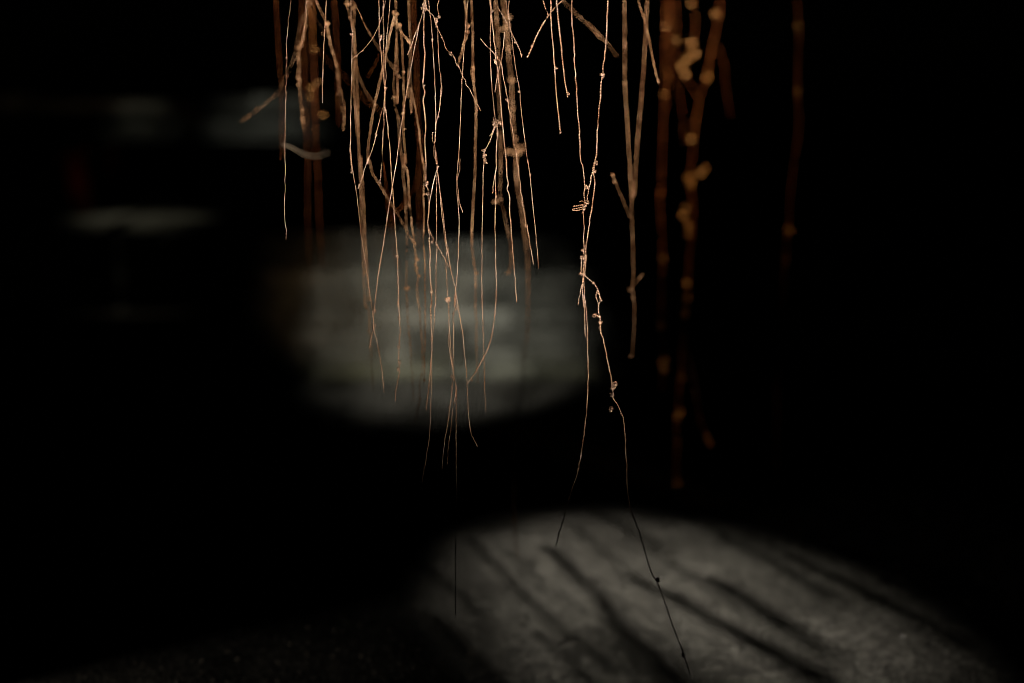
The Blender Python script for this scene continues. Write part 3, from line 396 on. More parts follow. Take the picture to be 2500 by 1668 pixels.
  ('beaded wire joining the clawed tangle from the left, reaching down over the lit ground',2.04,0.00094,0.000353,[(0.0796,2.1551,1.4308),(0.0822,2.1323,1.303),(0.0842,2.1105,1.1981),(0.0855,2.0951,1.1284),(0.0857,2.0885,1.0988),(0.0869,2.0851,1.084),(0.0884,2.0835,1.0766),(0.0898,2.0753,1.0397),(0.0927,2.0657,0.9955),(0.0956,2.0564,0.9513),(0.1,2.0456,0.8973),(0.1008,2.0455,0.8967),(0.1038,2.0403,0.8687),(0.1048,2.0392,0.8629),(0.103,2.0379,0.8555),(0.1038,2.0366,0.8482),(0.1053,2.035,0.8393),(0.103,2.0335,0.8305),(0.1027,2.0297,0.8085),(0.1023,2.0261,0.7864),(0.1028,2.0227,0.7643),(0.1019,2.0195,0.7436),(0.1028,2.0171,0.7274),(0.1047,2.0125,0.6951),(0.1046,2.014,0.7056),(0.1069,2.0101,0.6779),(0.1079,2.0064,0.6501),(0.1089,2.0015,0.6129),(0.1084,1.9967,0.5757),(0.1066,1.9931,0.5477),(0.1044,1.99,0.5234),(0.1017,1.987,0.501),(0.0989,1.985,0.4861),(0.0956,1.9822,0.4656),(0.0791,1.9743,0.411),(0.071,1.9698,0.3815),(0.0633,1.9654,0.3537)],[(0.106,2.0392,0.8626,0.00206),(0.1045,2.0358,0.8438,0.00264),(0.1053,2.0348,0.8379,0.00264),(0.1023,2.0341,0.8342,0.00206),(0.1001,2.0243,0.7746,0.00118),(0.1001,2.0227,0.7646,0.00176),(0.106,2.0231,0.7672,0.00206),(0.1034,2.0227,0.7643,0.00176),(0.1001,2.0195,0.7436,0.00206),(0.1023,2.0192,0.7414,0.00176),(0.0957,1.9821,0.465,0.00118),(0.0738,1.9747,0.4135,0.00147)],[[(0.1044,2.0334,0.8417),(0.0999,2.0341,0.8454),(0.0955,2.0338,0.8439)],[(0.1044,2.033,0.8395),(0.0984,2.033,0.8395),(0.0925,2.0328,0.8383),(0.0865,2.0327,0.8377)],[(0.1041,2.0325,0.8366),(0.0984,2.0325,0.8363),(0.091,2.0321,0.8344),(0.0868,2.0319,0.8333),(0.0877,2.0317,0.8322),(0.094,2.0317,0.8319),(0.1014,2.0321,0.8344)],[(0.1026,2.0317,0.8322),(0.0996,2.0309,0.8275)],[(0.1,2.0153,0.7288),(0.0976,2.0134,0.7155),(0.0946,2.0109,0.6978)],[(0.1015,2.0171,0.7409),(0.1008,2.0151,0.7276),(0.1023,2.0105,0.6954),(0.1024,2.0131,0.7133),(0.1036,2.0107,0.6967),(0.104,2.0082,0.6782),(0.1044,2.0062,0.6634),(0.105,2.0048,0.6532)],[(0.0999,2.0213,0.7686),(0.0985,2.0197,0.758),(0.0989,2.0178,0.7456),(0.1012,2.0171,0.7412)]]),
  ('beaded wire joining the clawed tangle from the right, forking into a crooked dark tail',2.05,0.00102,0.000354,[(0.1476,2.1658,1.4329),(0.1435,2.1411,1.3042),(0.1401,2.1198,1.199),(0.1379,2.1053,1.129),(0.1363,2.0976,1.0918),(0.134,2.0899,1.0547),(0.1309,2.0853,1.0325),(0.1309,2.0835,1.0236),(0.1286,2.0807,1.0103),(0.1278,2.0777,0.9955),(0.1255,2.0731,0.9732),(0.1232,2.0671,0.9437),(0.1209,2.0596,0.9067),(0.1209,2.0599,0.9079),(0.1187,2.0577,0.8968),(0.1174,2.0546,0.8813),(0.1186,2.0517,0.8665),(0.1156,2.048,0.8473),(0.1133,2.0445,0.8296),(0.1103,2.0403,0.8075),(0.108,2.037,0.7897),(0.1058,2.0342,0.775),(0.1065,2.0326,0.7661),(0.105,2.0293,0.7484),(0.1032,2.028,0.741),(0.108,2.0269,0.7354),(0.1152,2.0258,0.7292),(0.1224,2.0241,0.7195),(0.126,2.0225,0.7106),(0.1269,2.0212,0.7035),(0.1242,2.02,0.6964),(0.1251,2.0178,0.684),(0.1269,2.0156,0.6716),(0.1264,2.0144,0.6645),(0.1297,2.0121,0.651),(0.1344,2.0086,0.6306),(0.1391,2.0049,0.6084),(0.1429,2.0013,0.5862),(0.1442,1.9998,0.5769),(0.1448,1.998,0.5658),(0.1495,1.9968,0.5584),(0.1589,1.9935,0.538),(0.1637,1.9853,0.4849),(0.168,1.9752,0.4177),(0.184,1.9683,0.3709),(0.2007,1.9606,0.3181),(0.209,1.9585,0.3034),(0.2304,1.9499,0.2446),(0.2483,1.943,0.1975),(0.2573,1.9389,0.1693)],[(0.1309,2.0835,1.0236,0.00236),(0.1187,2.0577,0.8968,0.00207),(0.1198,2.0554,0.8854,0.00148),(0.1152,2.0258,0.7292,0.00148),(0.1275,2.0216,0.7057,0.00177),(0.1242,2.0231,0.7142,0.00118),(0.121,2.0174,0.6819,0.00236),(0.1233,2.017,0.6796,0.00207),(0.1275,2.0156,0.6713,0.00177),(0.1264,2.0143,0.6639,0.00118),(0.1461,2.0014,0.5871,0.00236),(0.1448,2.0001,0.5792,0.00236),(0.1442,1.9986,0.5699,0.00266),(0.1405,1.9955,0.5506,0.00266),(0.209,1.9585,0.3034,0.00207),(0.2477,1.9432,0.1987,0.00177)],[[(0.1185,2.0555,0.8962),(0.1155,2.0526,0.8814),(0.111,2.0488,0.8622),(0.1075,2.0457,0.846),(0.1065,2.0442,0.8386)],[(0.1223,2.0221,0.7198),(0.1209,2.0202,0.7091),(0.1234,2.0186,0.7003),(0.1246,2.0174,0.6932)]]),
  ('soft-focus upright wire with one pale node, left of a V-shaped pair',2.42,0.00105,0.000209,[(0.187,2.5168,1.5031),(0.1887,2.5031,1.3556),(0.1905,2.498,1.2345),(0.1918,2.495,1.1529),(0.193,2.4916,1.0898),(0.194,2.4855,1.0158),(0.1952,2.4821,0.984),(0.1986,2.4766,0.9414),(0.2009,2.4699,0.8989),(0.203,2.4659,0.8761),(0.2051,2.4575,0.8337),(0.206,2.4481,0.7913),(0.2073,2.4376,0.7491),(0.2081,2.4222,0.6925),(0.2062,2.4155,0.6696),(0.2081,2.408,0.6446),(0.2088,2.3984,0.6136),(0.2062,2.386,0.5745),(0.2049,2.3795,0.554)],[(0.1946,2.4855,1.0154,0.00314),(0.2018,2.4133,0.6623,0.00314),(0.2072,2.4142,0.6654,0.00314),(0.206,2.4102,0.6519,0.00244),(0.2028,2.3801,0.556,0.00279)],[[(0.2077,2.4138,0.6709),(0.2147,2.4165,0.6803),(0.2238,2.4197,0.6911)]]),
  ('soft-focus wire leaning left to close the V-shaped pair',2.45,0.00105,0.000212,[(0.2399,2.5481,1.5093),(0.2361,2.5256,1.3588),(0.2342,2.5202,1.2366),(0.2332,2.5194,1.1544),(0.2321,2.5187,1.1121),(0.2305,2.5174,1.0695),(0.2268,2.5144,1.016),(0.2228,2.5094,0.9622),(0.2175,2.5002,0.8976),(0.213,2.484,0.8186),(0.2142,2.4904,0.8467),(0.2097,2.4835,0.8167)],[],[]),
  ('fine curved wire crossing the top of the V-shaped pair',2.25,0.00074,0.00013,[(0.1405,2.3547,1.4725),(0.1636,2.3149,1.3308),(0.1831,2.2931,1.2172),(0.1965,2.2843,1.1419),(0.2082,2.2816,1.1073),(0.2144,2.2801,1.0822),(0.2207,2.2788,1.0533),(0.227,2.2778,1.0242),(0.2315,2.2774,1.0116)],[],[]),
  ('dim short twig of wire carrying one bright orange dot',2.3,0.00068,0.000132,[(0.2016,2.4198,0.7873),(0.1975,2.4094,0.7946),(0.186,2.3756,0.8184),(0.1751,2.344,0.8393),(0.168,2.3198,0.8552),(0.1603,2.299,0.8675)],[(0.1684,2.32,0.8551,0.00298),(0.162,2.303,0.8653,0.00232)],[]),
  ('broad brown straight wire slanting down right behind the beaded wires',2.5,0.00071,0.000144,[(-0.0281,2.6546,1.5377),(0.0197,2.6127,1.3783),(0.0584,2.577,1.249),(0.084,2.5537,1.1636),(0.1095,2.546,1.1347),(0.1313,2.5408,1.1148),(0.1567,2.5339,1.0878),(0.1291,2.5421,1.1195),(0.1509,2.5365,1.0979),(0.1683,2.5315,1.0785),(0.1824,2.5267,1.0591)],[],[]),
  ('blurred wire with a wide arc trailing off left to a knotted tip',2.42,0.0004,0.000348,[(-0.2594,2.5317,1.5077),(-0.2948,2.5152,1.3591),(-0.3241,2.5022,1.2366),(-0.3437,2.4933,1.1545),(-0.3456,2.4923,1.1458),(-0.3547,2.4902,1.1265),(-0.362,2.4882,1.1089),(-0.3676,2.4852,1.0826),(-0.3723,2.4826,1.0598),(-0.3805,2.4799,1.0369),(-0.3915,2.4774,1.0157),(-0.4006,2.4753,0.9981),(-0.415,2.4736,0.984),(-0.4349,2.4716,0.9681),(-0.4511,2.4703,0.9575),(-0.4656,2.469,0.9478)],[(-0.3456,2.4923,1.1458,0.00453),(-0.3429,2.4928,1.1501,0.00348),(-0.4376,2.4715,0.9677,0.00279),(-0.452,2.4702,0.9571,0.00209),(-0.4574,2.4698,0.954,0.00174)],[]),
  ('lumpy blurred wire full of small knots, left edge of the brown bundle',2.36,0.00081,0.000544,[(-0.3118,2.4535,1.4904),(-0.3225,2.4341,1.3458),(-0.3317,2.4214,1.2273),(-0.338,2.4139,1.1479),(-0.3409,2.4117,1.1225),(-0.3438,2.4099,1.1021),(-0.3474,2.4084,1.0851),(-0.3511,2.4073,1.0732),(-0.3538,2.4064,1.063),(-0.3548,2.4054,1.0511),(-0.3533,2.4042,1.0375),(-0.3551,2.4036,1.0306),(-0.3543,2.4029,1.0221),(-0.3536,2.402,1.0118),(-0.353,2.4005,0.9947),(-0.3498,2.3982,0.969),(-0.3491,2.3969,0.9553),(-0.3467,2.395,0.9347)],[(-0.3411,2.4102,1.1064,0.0017),(-0.349,2.4075,1.0749,0.00238),(-0.3532,2.407,1.069,0.00272),(-0.3548,2.4055,1.052,0.00272),(-0.3547,2.4038,1.0323,0.00238),(-0.3561,2.4029,1.0221,0.00306),(-0.3535,2.4026,1.0187,0.00272),(-0.3545,2.4018,1.0101,0.00204),(-0.3489,2.3981,0.9685,0.00204),(-0.3491,2.3969,0.9553,0.00204),(-0.3483,2.3964,0.9493,0.0017)],[]),
  ('blurred wire slanting right from the big top-left knot into a doubled tip',2.3,0.00081,0.000331,[(-0.3434,2.4832,1.147),(-0.3293,2.4343,1.1219),(-0.3162,2.3985,1.105),(-0.3034,2.3626,1.0885),(-0.2917,2.3276,1.0725),(-0.2848,2.316,1.0541),(-0.2798,2.3141,1.041),(-0.2765,2.3117,1.0245),(-0.2741,2.3093,1.0065),(-0.2717,2.3073,0.9917),(-0.2684,2.3056,0.9785),(-0.2695,2.3015,0.9455),(-0.2712,2.3005,0.9373)],[(-0.3071,2.3727,1.0931,0.00199),(-0.2694,2.3017,0.9472,0.00166),(-0.279,2.314,1.0402,0.00199)],[]),
  ('knotty blurred wire beside the brown bundle with two pale lumps high up',2.28,0.00084,0.000394,[(-0.4046,2.3763,1.4766),(-0.3643,2.3438,1.3346),(-0.3335,2.3318,1.2205),(-0.3136,2.3294,1.1444),(-0.3049,2.3292,1.1232),(-0.2969,2.3292,1.1069),(-0.2948,2.3291,1.0905),(-0.2926,2.3291,1.0774),(-0.2864,2.329,1.0544),(-0.2826,2.3289,1.0313),(-0.2797,2.3286,1.0115),(-0.2782,2.3284,0.9982),(-0.2761,2.3278,0.9783),(-0.2746,2.3274,0.965)],[(-0.2957,2.3291,1.1044,0.00295),(-0.2945,2.3291,1.0954,0.00263),(-0.2944,2.3291,1.0856,0.00197),(-0.2787,2.3284,1.0007,0.00295),(-0.2795,2.3283,0.9966,0.0023)],[]),
  ('broad blurred brown bundle of wires at the top left',2.95,0.00202,0.000425,[(-0.4314,3.1323,1.6303),(-0.4277,3.1044,1.4453),(-0.4239,3.0756,1.293),(-0.4209,3.0536,1.1914),(-0.4173,3.0426,1.1439),(-0.4156,3.0271,1.0793),(-0.4119,3.0164,1.0363),(-0.4102,3.0001,0.972),(-0.4083,2.9835,0.9079),(-0.4044,2.9686,0.8509),(-0.402,2.9628,0.8288),(-0.3989,2.9408,0.7441),(-0.3939,2.9247,0.6808),(-0.391,2.9147,0.6408)],[(-0.417,3.0086,1.0052,0.00467),(-0.4172,3.0031,0.9838,0.00467),(-0.4052,3.0121,1.0191,0.0034),(-0.3904,2.9949,0.9517,0.00467),(-0.4146,3.0292,1.0879,0.00425)],[]),
  ('dim reddish wire behind the left side of the brown bundle',2.9,0.00099,0.000334,[(-0.436,3.0436,1.6104),(-0.4298,2.9964,1.4278),(-0.4257,2.9642,1.2803),(-0.4235,2.9468,1.1826),(-0.4223,2.9372,1.1183),(-0.4196,2.9291,1.056),(-0.4199,2.9244,1.0144),(-0.4183,2.9201,0.9728),(-0.4169,2.9143,0.9101),(-0.4154,2.913,0.895),(-0.416,2.9047,0.7898),(-0.4165,2.8982,0.7051),(-0.4142,2.8931,0.6413),(-0.4126,2.8861,0.5628),(-0.4133,2.8833,0.5346)],[],[]),
  ('dim dark red wire farthest left, behind the single fine wire',2.7,0.00053,0.000233,[(-0.4589,2.8237,1.5663),(-0.4519,2.7859,1.3977),(-0.4466,2.758,1.2608),(-0.4434,2.7411,1.1699),(-0.4397,2.7308,1.11),(-0.4369,2.7214,1.052),(-0.4341,2.7154,1.0134),(-0.4334,2.7069,0.9554),(-0.4327,2.6996,0.9027),(-0.4323,2.6957,0.8736)],[],[]),
  ('pale hooked length of wire curving right below the brown bundle',2.3,0.00155,0.000132,[(-0.3926,2.9743,0.8799),(-0.3733,2.8992,0.8766),(-0.3775,2.9066,0.8746),(-0.3882,2.8673,0.8714),(-0.3928,2.7961,0.8754),(-0.3947,2.7254,0.8811),(-0.3952,2.6245,0.8931),(-0.3929,2.513,0.9049),(-0.3902,2.4286,0.9111)],[],[]),
  ('dim reddish upright wire between the brown bundle and the long sharp wires',2.75,0.00068,0.000317,[(-0.3543,2.8655,1.5747),(-0.3491,2.8414,1.4056),(-0.3451,2.8238,1.267),(-0.3425,2.8128,1.1743),(-0.3389,2.8057,1.113),(-0.3363,2.799,1.0535),(-0.3358,2.7922,0.9939),(-0.3342,2.7855,0.9341)],[],[]),
  ('forked blurred wire behind the leftmost long sharp wire, with pale thorny knots',2.26,0.00093,0.000325,[(-0.2967,2.4087,1.4831),(-0.2835,2.3853,1.3405),(-0.2723,2.3628,1.2234),(-0.2647,2.3462,1.1454),(-0.2655,2.3444,1.1371),(-0.2612,2.3414,1.1238),(-0.2586,2.3392,1.1139),(-0.2543,2.3347,1.094),(-0.2525,2.3293,1.0709),(-0.2507,2.3247,1.051),(-0.2526,2.3207,1.0345),(-0.2542,2.3164,1.0164)],[(-0.268,2.3443,1.1368,0.00195),(-0.2643,2.3446,1.1379,0.00228),(-0.2546,2.344,1.1354,0.0026),(-0.2554,2.3427,1.1296,0.0026),(-0.2595,2.3394,1.1147,0.00195),(-0.2529,2.3297,1.0725,0.00195)],[[(-0.2564,2.3442,1.1453),(-0.2535,2.342,1.1353),(-0.2529,2.3394,1.1237),(-0.2545,2.3357,1.1072),(-0.2538,2.3326,1.094)]]),
  ('soft copper wire doubling the leftmost long wire, nearer edge of the pair',2.24,0.00081,0.000194,[(-0.2501,2.3072,1.0702),(-0.2507,2.2848,1.0161),(-0.2486,2.2782,0.9869),(-0.2466,2.2769,0.9543),(-0.2445,2.2753,0.9216),(-0.2424,2.2739,0.897),(-0.243,2.2745,0.9082),(-0.2418,2.2719,0.8687),(-0.2407,2.2677,0.8193),(-0.2377,2.2601,0.7533),(-0.237,2.2541,0.7122),(-0.2354,2.2499,0.6875),(-0.2329,2.2448,0.6599),(-0.2302,2.2451,0.6613),(-0.227,2.2389,0.6307),(-0.2247,2.2297,0.59),(-0.2224,2.2207,0.5536),(-0.2212,2.2143,0.5294)],[(-0.2359,2.2541,0.7122,0.00258),(-0.2292,2.2474,0.6736,0.00226),(-0.2286,2.2367,0.6205,0.00194)],[]),
  ('soft copper wire doubling the leftmost long wire, right one of the pair',2.24,0.00087,0.000194,[(-0.2485,2.3049,1.0571),(-0.2459,2.2912,1.0276),(-0.2434,2.2763,0.9869),(-0.2429,2.2721,0.9462),(-0.2413,2.2686,0.8972),(-0.2401,2.2687,0.8985),(-0.2379,2.267,0.8772),(-0.2358,2.2636,0.8362),(-0.2344,2.2606,0.8033),(-0.2338,2.2573,0.7703),(-0.2315,2.2536,0.7373),(-0.2301,2.2496,0.7043),(-0.2277,2.2452,0.6713)],[(-0.2346,2.2581,0.7786,0.00161),(-0.2285,2.2457,0.6746,0.00226)],[]),
  ('blurred brown wire slanting down right behind the beaded wires at top left',2.28,0.00081,0.000263,[(-0.2213,2.0515,1.1171),(-0.2204,2.0699,1.1153),(-0.22,2.1214,1.1078),(-0.2205,2.1837,1.0971),(-0.2192,2.2489,1.0858),(-0.2163,2.3357,1.0694),(-0.204,2.3457,1.0515),(-0.192,2.3416,1.0365),(-0.1809,2.337,1.0198)],[],[]),
  ('dim curved wire branching right from the forked blurred wire',2.32,0.00074,0.0002,[(-0.2463,2.2845,1.0566),(-0.2471,2.3183,1.0312),(-0.2446,2.34,1.0149),(-0.2388,2.3629,0.9982),(-0.2255,2.3821,0.9778)],[(-0.2259,2.3821,0.9778,0.00167)],[]),
  ('thick soft wire sweeping left then back right in a long S to a white-tipped end',2.22,0.00093,0.00032,[(-0.1824,2.2752,1.1187),(-0.193,2.2821,1.0839),(-0.1987,2.2873,1.0599),(-0.2059,2.2879,1.0275),(-0.2126,2.2835,0.9983),(-0.2176,2.2798,0.9755),(-0.2225,2.2758,0.9511),(-0.2275,2.2703,0.9185),(-0.2284,2.2646,0.8863),(-0.2267,2.266,0.8937),(-0.2217,2.2621,0.8726),(-0.2126,2.2594,0.8579),(-0.2027,2.2567,0.8433),(-0.1944,2.2539,0.8287),(-0.1845,2.251,0.814),(-0.1729,2.2468,0.7929),(-0.1629,2.2432,0.7751),(-0.153,2.2403,0.7613)],[(-0.1527,2.2403,0.7611,0.00192),(-0.2035,2.2567,0.8436,0.0016)],[]),
  ('soft wire with two fat pale knots and a stubby slanting arm, left of centre',2.22,0.00099,0.000256,[(-0.19,2.3054,1.4623),(-0.1859,2.2867,1.3265),(-0.1833,2.2802,1.2156),(-0.1817,2.2782,1.1412),(-0.1815,2.2776,1.1189),(-0.18,2.2772,1.1029),(-0.1712,2.2768,1.0885),(-0.1599,2.2764,1.0741)],[(-0.1831,2.2777,1.1205,0.00256),(-0.1799,2.2776,1.1173,0.00256),(-0.1817,2.2772,1.1021,0.0032),(-0.1784,2.2772,1.1021,0.00288),(-0.1615,2.2765,1.0757,0.0016)],[]),
  ('soft straight wire dropping from the two fat knots to a blunt end',2.2,0.00093,0.00019,[(-0.1805,2.2721,1.1011),(-0.1795,2.2639,1.0673),(-0.179,2.2594,1.0432),(-0.1787,2.2571,1.0272),(-0.1784,2.2521,0.9806)],[],[[(-0.1799,2.2674,1.0913),(-0.1817,2.2574,1.0432),(-0.1843,2.254,1.0167)]]),
  ('knobbly blurred wire ending low in a chain of pale water-like beads',2.24,0.00087,0.000387,[(-0.1764,2.2721,1.1011),(-0.1732,2.2707,1.0883),(-0.1707,2.2651,1.0593),(-0.1696,2.2557,1.0272),(-0.1685,2.2468,0.9951),(-0.1684,2.2389,0.9631),(-0.1691,2.234,0.9407),(-0.1667,2.2291,0.9151),(-0.1651,2.2248,0.8883),(-0.1667,2.2272,0.9036),(-0.167,2.2245,0.886),(-0.1631,2.2233,0.8772),(-0.1611,2.2206,0.8555),(-0.1589,2.2177,0.8249),(-0.1566,2.216,0.8007),(-0.1543,2.2148,0.7779),(-0.1529,2.2142,0.7616),(-0.1506,2.2138,0.7436),(-0.15,2.2135,0.7256),(-0.1471,2.2134,0.7157),(-0.1484,2.2133,0.6926),(-0.1466,2.2133,0.6647),(-0.1459,2.2133,0.6557),(-0.1432,2.2133,0.6244),(-0.1404,2.2132,0.5972),(-0.1406,2.2128,0.572),(-0.1439,2.2125,0.5552),(-0.1471,2.2119,0.5384),(-0.1473,2.2109,0.5164),(-0.1495,2.21,0.5006),(-0.1527,2.2091,0.488),(-0.1549,2.2074,0.4671),(-0.1562,2.2028,0.4254)],[(-0.1696,2.2563,1.0288,0.00194),(-0.1697,2.2394,0.9655,0.00194),(-0.1683,2.2343,0.942,0.00226),(-0.167,2.2271,0.9031,0.00161),(-0.1683,2.2245,0.8863,0.00258),(-0.1627,2.2233,0.8772,0.00226),(-0.1597,2.2176,0.8238,0.00161),(-0.1543,2.2148,0.7779,0.00161),(-0.1514,2.2138,0.7436,0.0029),(-0.1498,2.2137,0.7404,0.00258),(-0.1502,2.2136,0.7321,0.00226),(-0.1508,2.2135,0.7272,0.00258),(-0.1492,2.2135,0.7223,0.00226),(-0.1471,2.2134,0.716,0.00226),(-0.1435,2.2125,0.5557,0.00194),(-0.1469,2.2109,0.5164,0.00194),(-0.1488,2.2104,0.5073,0.00161),(-0.1497,2.21,0.501,0.00194),(-0.1511,2.2093,0.4901,0.00194),(-0.1534,2.2091,0.487,0.00194)],[]),
  ('blurred wire with one fat orange knot low down, over the pale wall',2.28,0.00087,0.000263,[(-0.1829,2.2367,1.0158),(-0.1851,2.2689,0.9902),(-0.1859,2.2865,0.9754),(-0.182,2.3079,0.957),(-0.1821,2.325,0.9283),(-0.1794,2.3186,0.9034),(-0.1767,2.3134,0.8838),(-0.1785,2.3167,0.8964),(-0.175,2.3128,0.8815),(-0.1757,2.3087,0.8666),(-0.1721,2.2996,0.8336),(-0.171,2.2903,0.8007),(-0.1691,2.2808,0.7679),(-0.1696,2.2712,0.7353),(-0.1693,2.2617,0.7028),(-0.1692,2.2571,0.6873),(-0.1682,2.2521,0.6703),(-0.1681,2.2523,0.6708),(-0.1668,2.2434,0.6405),(-0.1634,2.2347,0.6102),(-0.16,2.2233,0.57),(-0.1577,2.215,0.5399),(-0.1555,2.2081,0.5138)],[(-0.1864,2.2689,0.9902,0.00361),(-0.1828,2.3078,0.957,0.0023),(-0.17,2.2571,0.6873,0.00361),(-0.1675,2.2576,0.689,0.00295)],[]),
  ('soft upright wire between the fat knots and the straight thick wire',2.28,0.00081,0.000263,[(-0.1746,2.3841,1.4781),(-0.1698,2.3462,1.335),(-0.1665,2.3237,1.2197),(-0.1646,2.3133,1.1434),(-0.1627,2.309,1.1011),(-0.1613,2.3057,1.0604),(-0.1641,2.3035,1.0277),(-0.1661,2.3014,0.9884)],[],[[(-0.1611,2.3002,1.0048),(-0.1609,2.2992,0.9851),(-0.1605,2.2982,0.9646)]]),
  ('thick soft wire running down to a white-beaded tip over the pale wall',2.17,0.00093,0.00025,[(-0.1639,2.3259,1.0609),(-0.1602,2.2729,1.0274),(-0.1551,2.231,1.0031),(-0.149,2.1962,0.9842),(-0.144,2.1877,0.9561),(-0.1389,2.1761,0.9172),(-0.1348,2.1685,0.8911),(-0.1364,2.1719,0.9029),(-0.1323,2.1648,0.8781),(-0.133,2.1596,0.8595),(-0.1337,2.1553,0.844),(-0.1327,2.1471,0.8132),(-0.1334,2.142,0.7931),(-0.1333,2.1363,0.77),(-0.1317,2.132,0.7515),(-0.1308,2.1219,0.7053),(-0.1307,2.1167,0.6793),(-0.1306,2.1151,0.671),(-0.1306,2.1083,0.6323),(-0.1316,2.1022,0.5934),(-0.1326,2.0991,0.571)],[(-0.1337,2.1559,0.8459,0.00156),(-0.1331,2.142,0.7931,0.00156),(-0.1326,2.0992,0.5716,0.00219)],[]),
  ('dim brown wire hidden behind the thicker soft-edged wire',2.75,0.00081,0.000317,[(-0.2002,2.8637,1.5743),(-0.1958,2.8377,1.4051),(-0.1924,2.819,1.2666),(-0.1902,2.8076,1.174),(-0.1865,2.7981,1.093),(-0.1843,2.7913,1.0336),(-0.183,2.7824,0.9541),(-0.1788,2.7764,0.8999),(-0.1805,2.7674,0.82),(-0.1809,2.7582,0.7397),(-0.181,2.7535,0.6995)],[],[]),
  ('dim brown wire leaning right behind the crossing sharp wires',2.75,0.00081,0.000317,[(-0.1855,2.0638,0.8987),(-0.2211,2.522,0.8175),(-0.2338,2.7263,0.7528),(-0.2256,2.7157,0.7036),(-0.2154,2.7053,0.6545),(-0.2104,2.6992,0.6251)],[],[]),
  ('dim brown arc curving left behind the two fat pale knots',2.65,0.00074,0.000305,[(-0.1791,2.7713,0.8801),(-0.1782,2.7475,0.8572),(-0.1813,2.7204,0.8329),(-0.1922,2.686,0.8056),(-0.2089,2.6688,0.7834),(-0.2243,2.6631,0.7644)],[],[]),
  ('blurred short wire with pale lumps ending behind the diagonal kinked wire',2.25,0.00081,0.000324,[(-0.0852,2.3398,1.4692),(-0.0803,2.3136,1.3303),(-0.0767,2.3032,1.2178),(-0.0744,2.3001,1.1425),(-0.0722,2.2995,1.1216),(-0.0726,2.2992,1.1087),(-0.0719,2.2988,1.0877),(-0.0777,2.2983,1.0683),(-0.0845,2.2977,1.0423)],[(-0.0702,2.299,1.1007,0.00227),(-0.0713,2.2989,1.0926,0.00194),(-0.0719,2.2987,1.0845,0.00194)],[]),
  ('soft upright wire in the middle gap, with one orange knot over the wall',2.26,0.00099,0.00026,[(-0.0719,2.3714,1.4756),(-0.0684,2.3296,1.3326),(-0.0658,2.3031,1.2178),(-0.0642,2.2902,1.1419),(-0.0623,2.2848,1.1),(-0.0616,2.2809,1.063),(-0.0612,2.2786,1.0371),(-0.0601,2.2767,1.0112),(-0.0577,2.2751,0.9869),(-0.0569,2.2738,0.9625),(-0.0582,2.2716,0.9135),(-0.0583,2.2706,0.886),(-0.0589,2.2703,0.8771),(-0.0607,2.2688,0.8358),(-0.0633,2.2672,0.7944),(-0.0643,2.2657,0.7611),(-0.0619,2.2643,0.7361),(-0.0589,2.2629,0.7127),(-0.0587,2.2586,0.6578),(-0.0576,2.2567,0.6384),(-0.0572,2.252,0.5966),(-0.056,2.2434,0.5361)],[(-0.0615,2.2785,1.0363,0.00228),(-0.0586,2.2629,0.713,0.0026)],[[(-0.0649,2.2764,1.0355),(-0.0625,2.2753,1.0209),(-0.0596,2.274,1.0015),(-0.056,2.2723,0.9723),(-0.0544,2.272,0.9674)]]),
  ('broad grey-brown blurred wire with a side knot, behind the chunky beaded wire',2.45,0.0013,0.000212,[(-0.0376,2.6098,1.5234),(-0.0338,2.5775,1.368),(-0.0307,2.5483,1.241),(-0.0286,2.5278,1.1566),(-0.0253,2.514,1.1013),(-0.0234,2.4959,1.03),(-0.0216,2.4824,0.9768),(-0.0198,2.4689,0.9238),(-0.0197,2.457,0.8766),(-0.0197,2.4546,0.8671),(-0.0197,2.4423,0.8179),(-0.0143,2.4372,0.7969),(-0.0089,2.4308,0.7706),(-0.0018,2.4223,0.7356),(-0.0014,2.4174,0.7147),(-0.0054,2.4124,0.6937)],[(-0.0215,2.4423,0.8179,0.00318),(-0.0269,2.4417,0.8153,0.00388),(-0.0304,2.4415,0.8144,0.00282),(-0.005,2.4125,0.6941,0.00212),(-0.008,2.4124,0.6934,0.00176)],[]),
  ('broadest blurred wire with the huge pale knot, right of centre',2.6,0.00161,0.000374,[(-0.0397,2.7077,1.543),(-0.0297,2.677,1.3822),(-0.0215,2.6559,1.2512),(-0.0161,2.6436,1.1638),(-0.0114,2.6386,1.1248),(-0.0076,2.6333,1.082),(-0.0057,2.6296,1.0503),(-0.0028,2.6264,1.0223),(0.0,2.6233,0.9943),(0.0,2.6202,0.9662),(0.0038,2.6163,0.9287),(0.0076,2.6128,0.8949),(0.0067,2.6101,0.8681),(0.0114,2.6054,0.821),(0.0172,2.6022,0.7888),(0.021,2.5988,0.7548),(0.0249,2.596,0.7263),(0.0287,2.5922,0.6883),(0.0297,2.5883,0.6502),(0.0288,2.5839,0.6086),(0.0278,2.5802,0.5744),(0.023,2.5748,0.5265),(0.0182,2.5677,0.4666),(0.011,2.5617,0.4187),(0.005,2.5519,0.3468),(0.0045,2.543,0.2856),(0.0045,2.5339,0.2279),(0.0106,2.5203,0.148)],[(-0.0047,2.6393,1.1304,0.00337),(-0.0189,2.6365,1.108,0.00374),(-0.0104,2.6377,1.1173,0.00449),(-0.0066,2.6331,1.0801,0.00412),(0.0,2.626,1.0186,0.00449),(0.0019,2.6204,0.9681,0.00374),(0.0076,2.6128,0.8949,0.00899),(0.0105,2.6123,0.8902,0.00749),(-0.0029,2.6125,0.892,0.00524),(0.0057,2.6148,0.9146,0.00374)],[]),
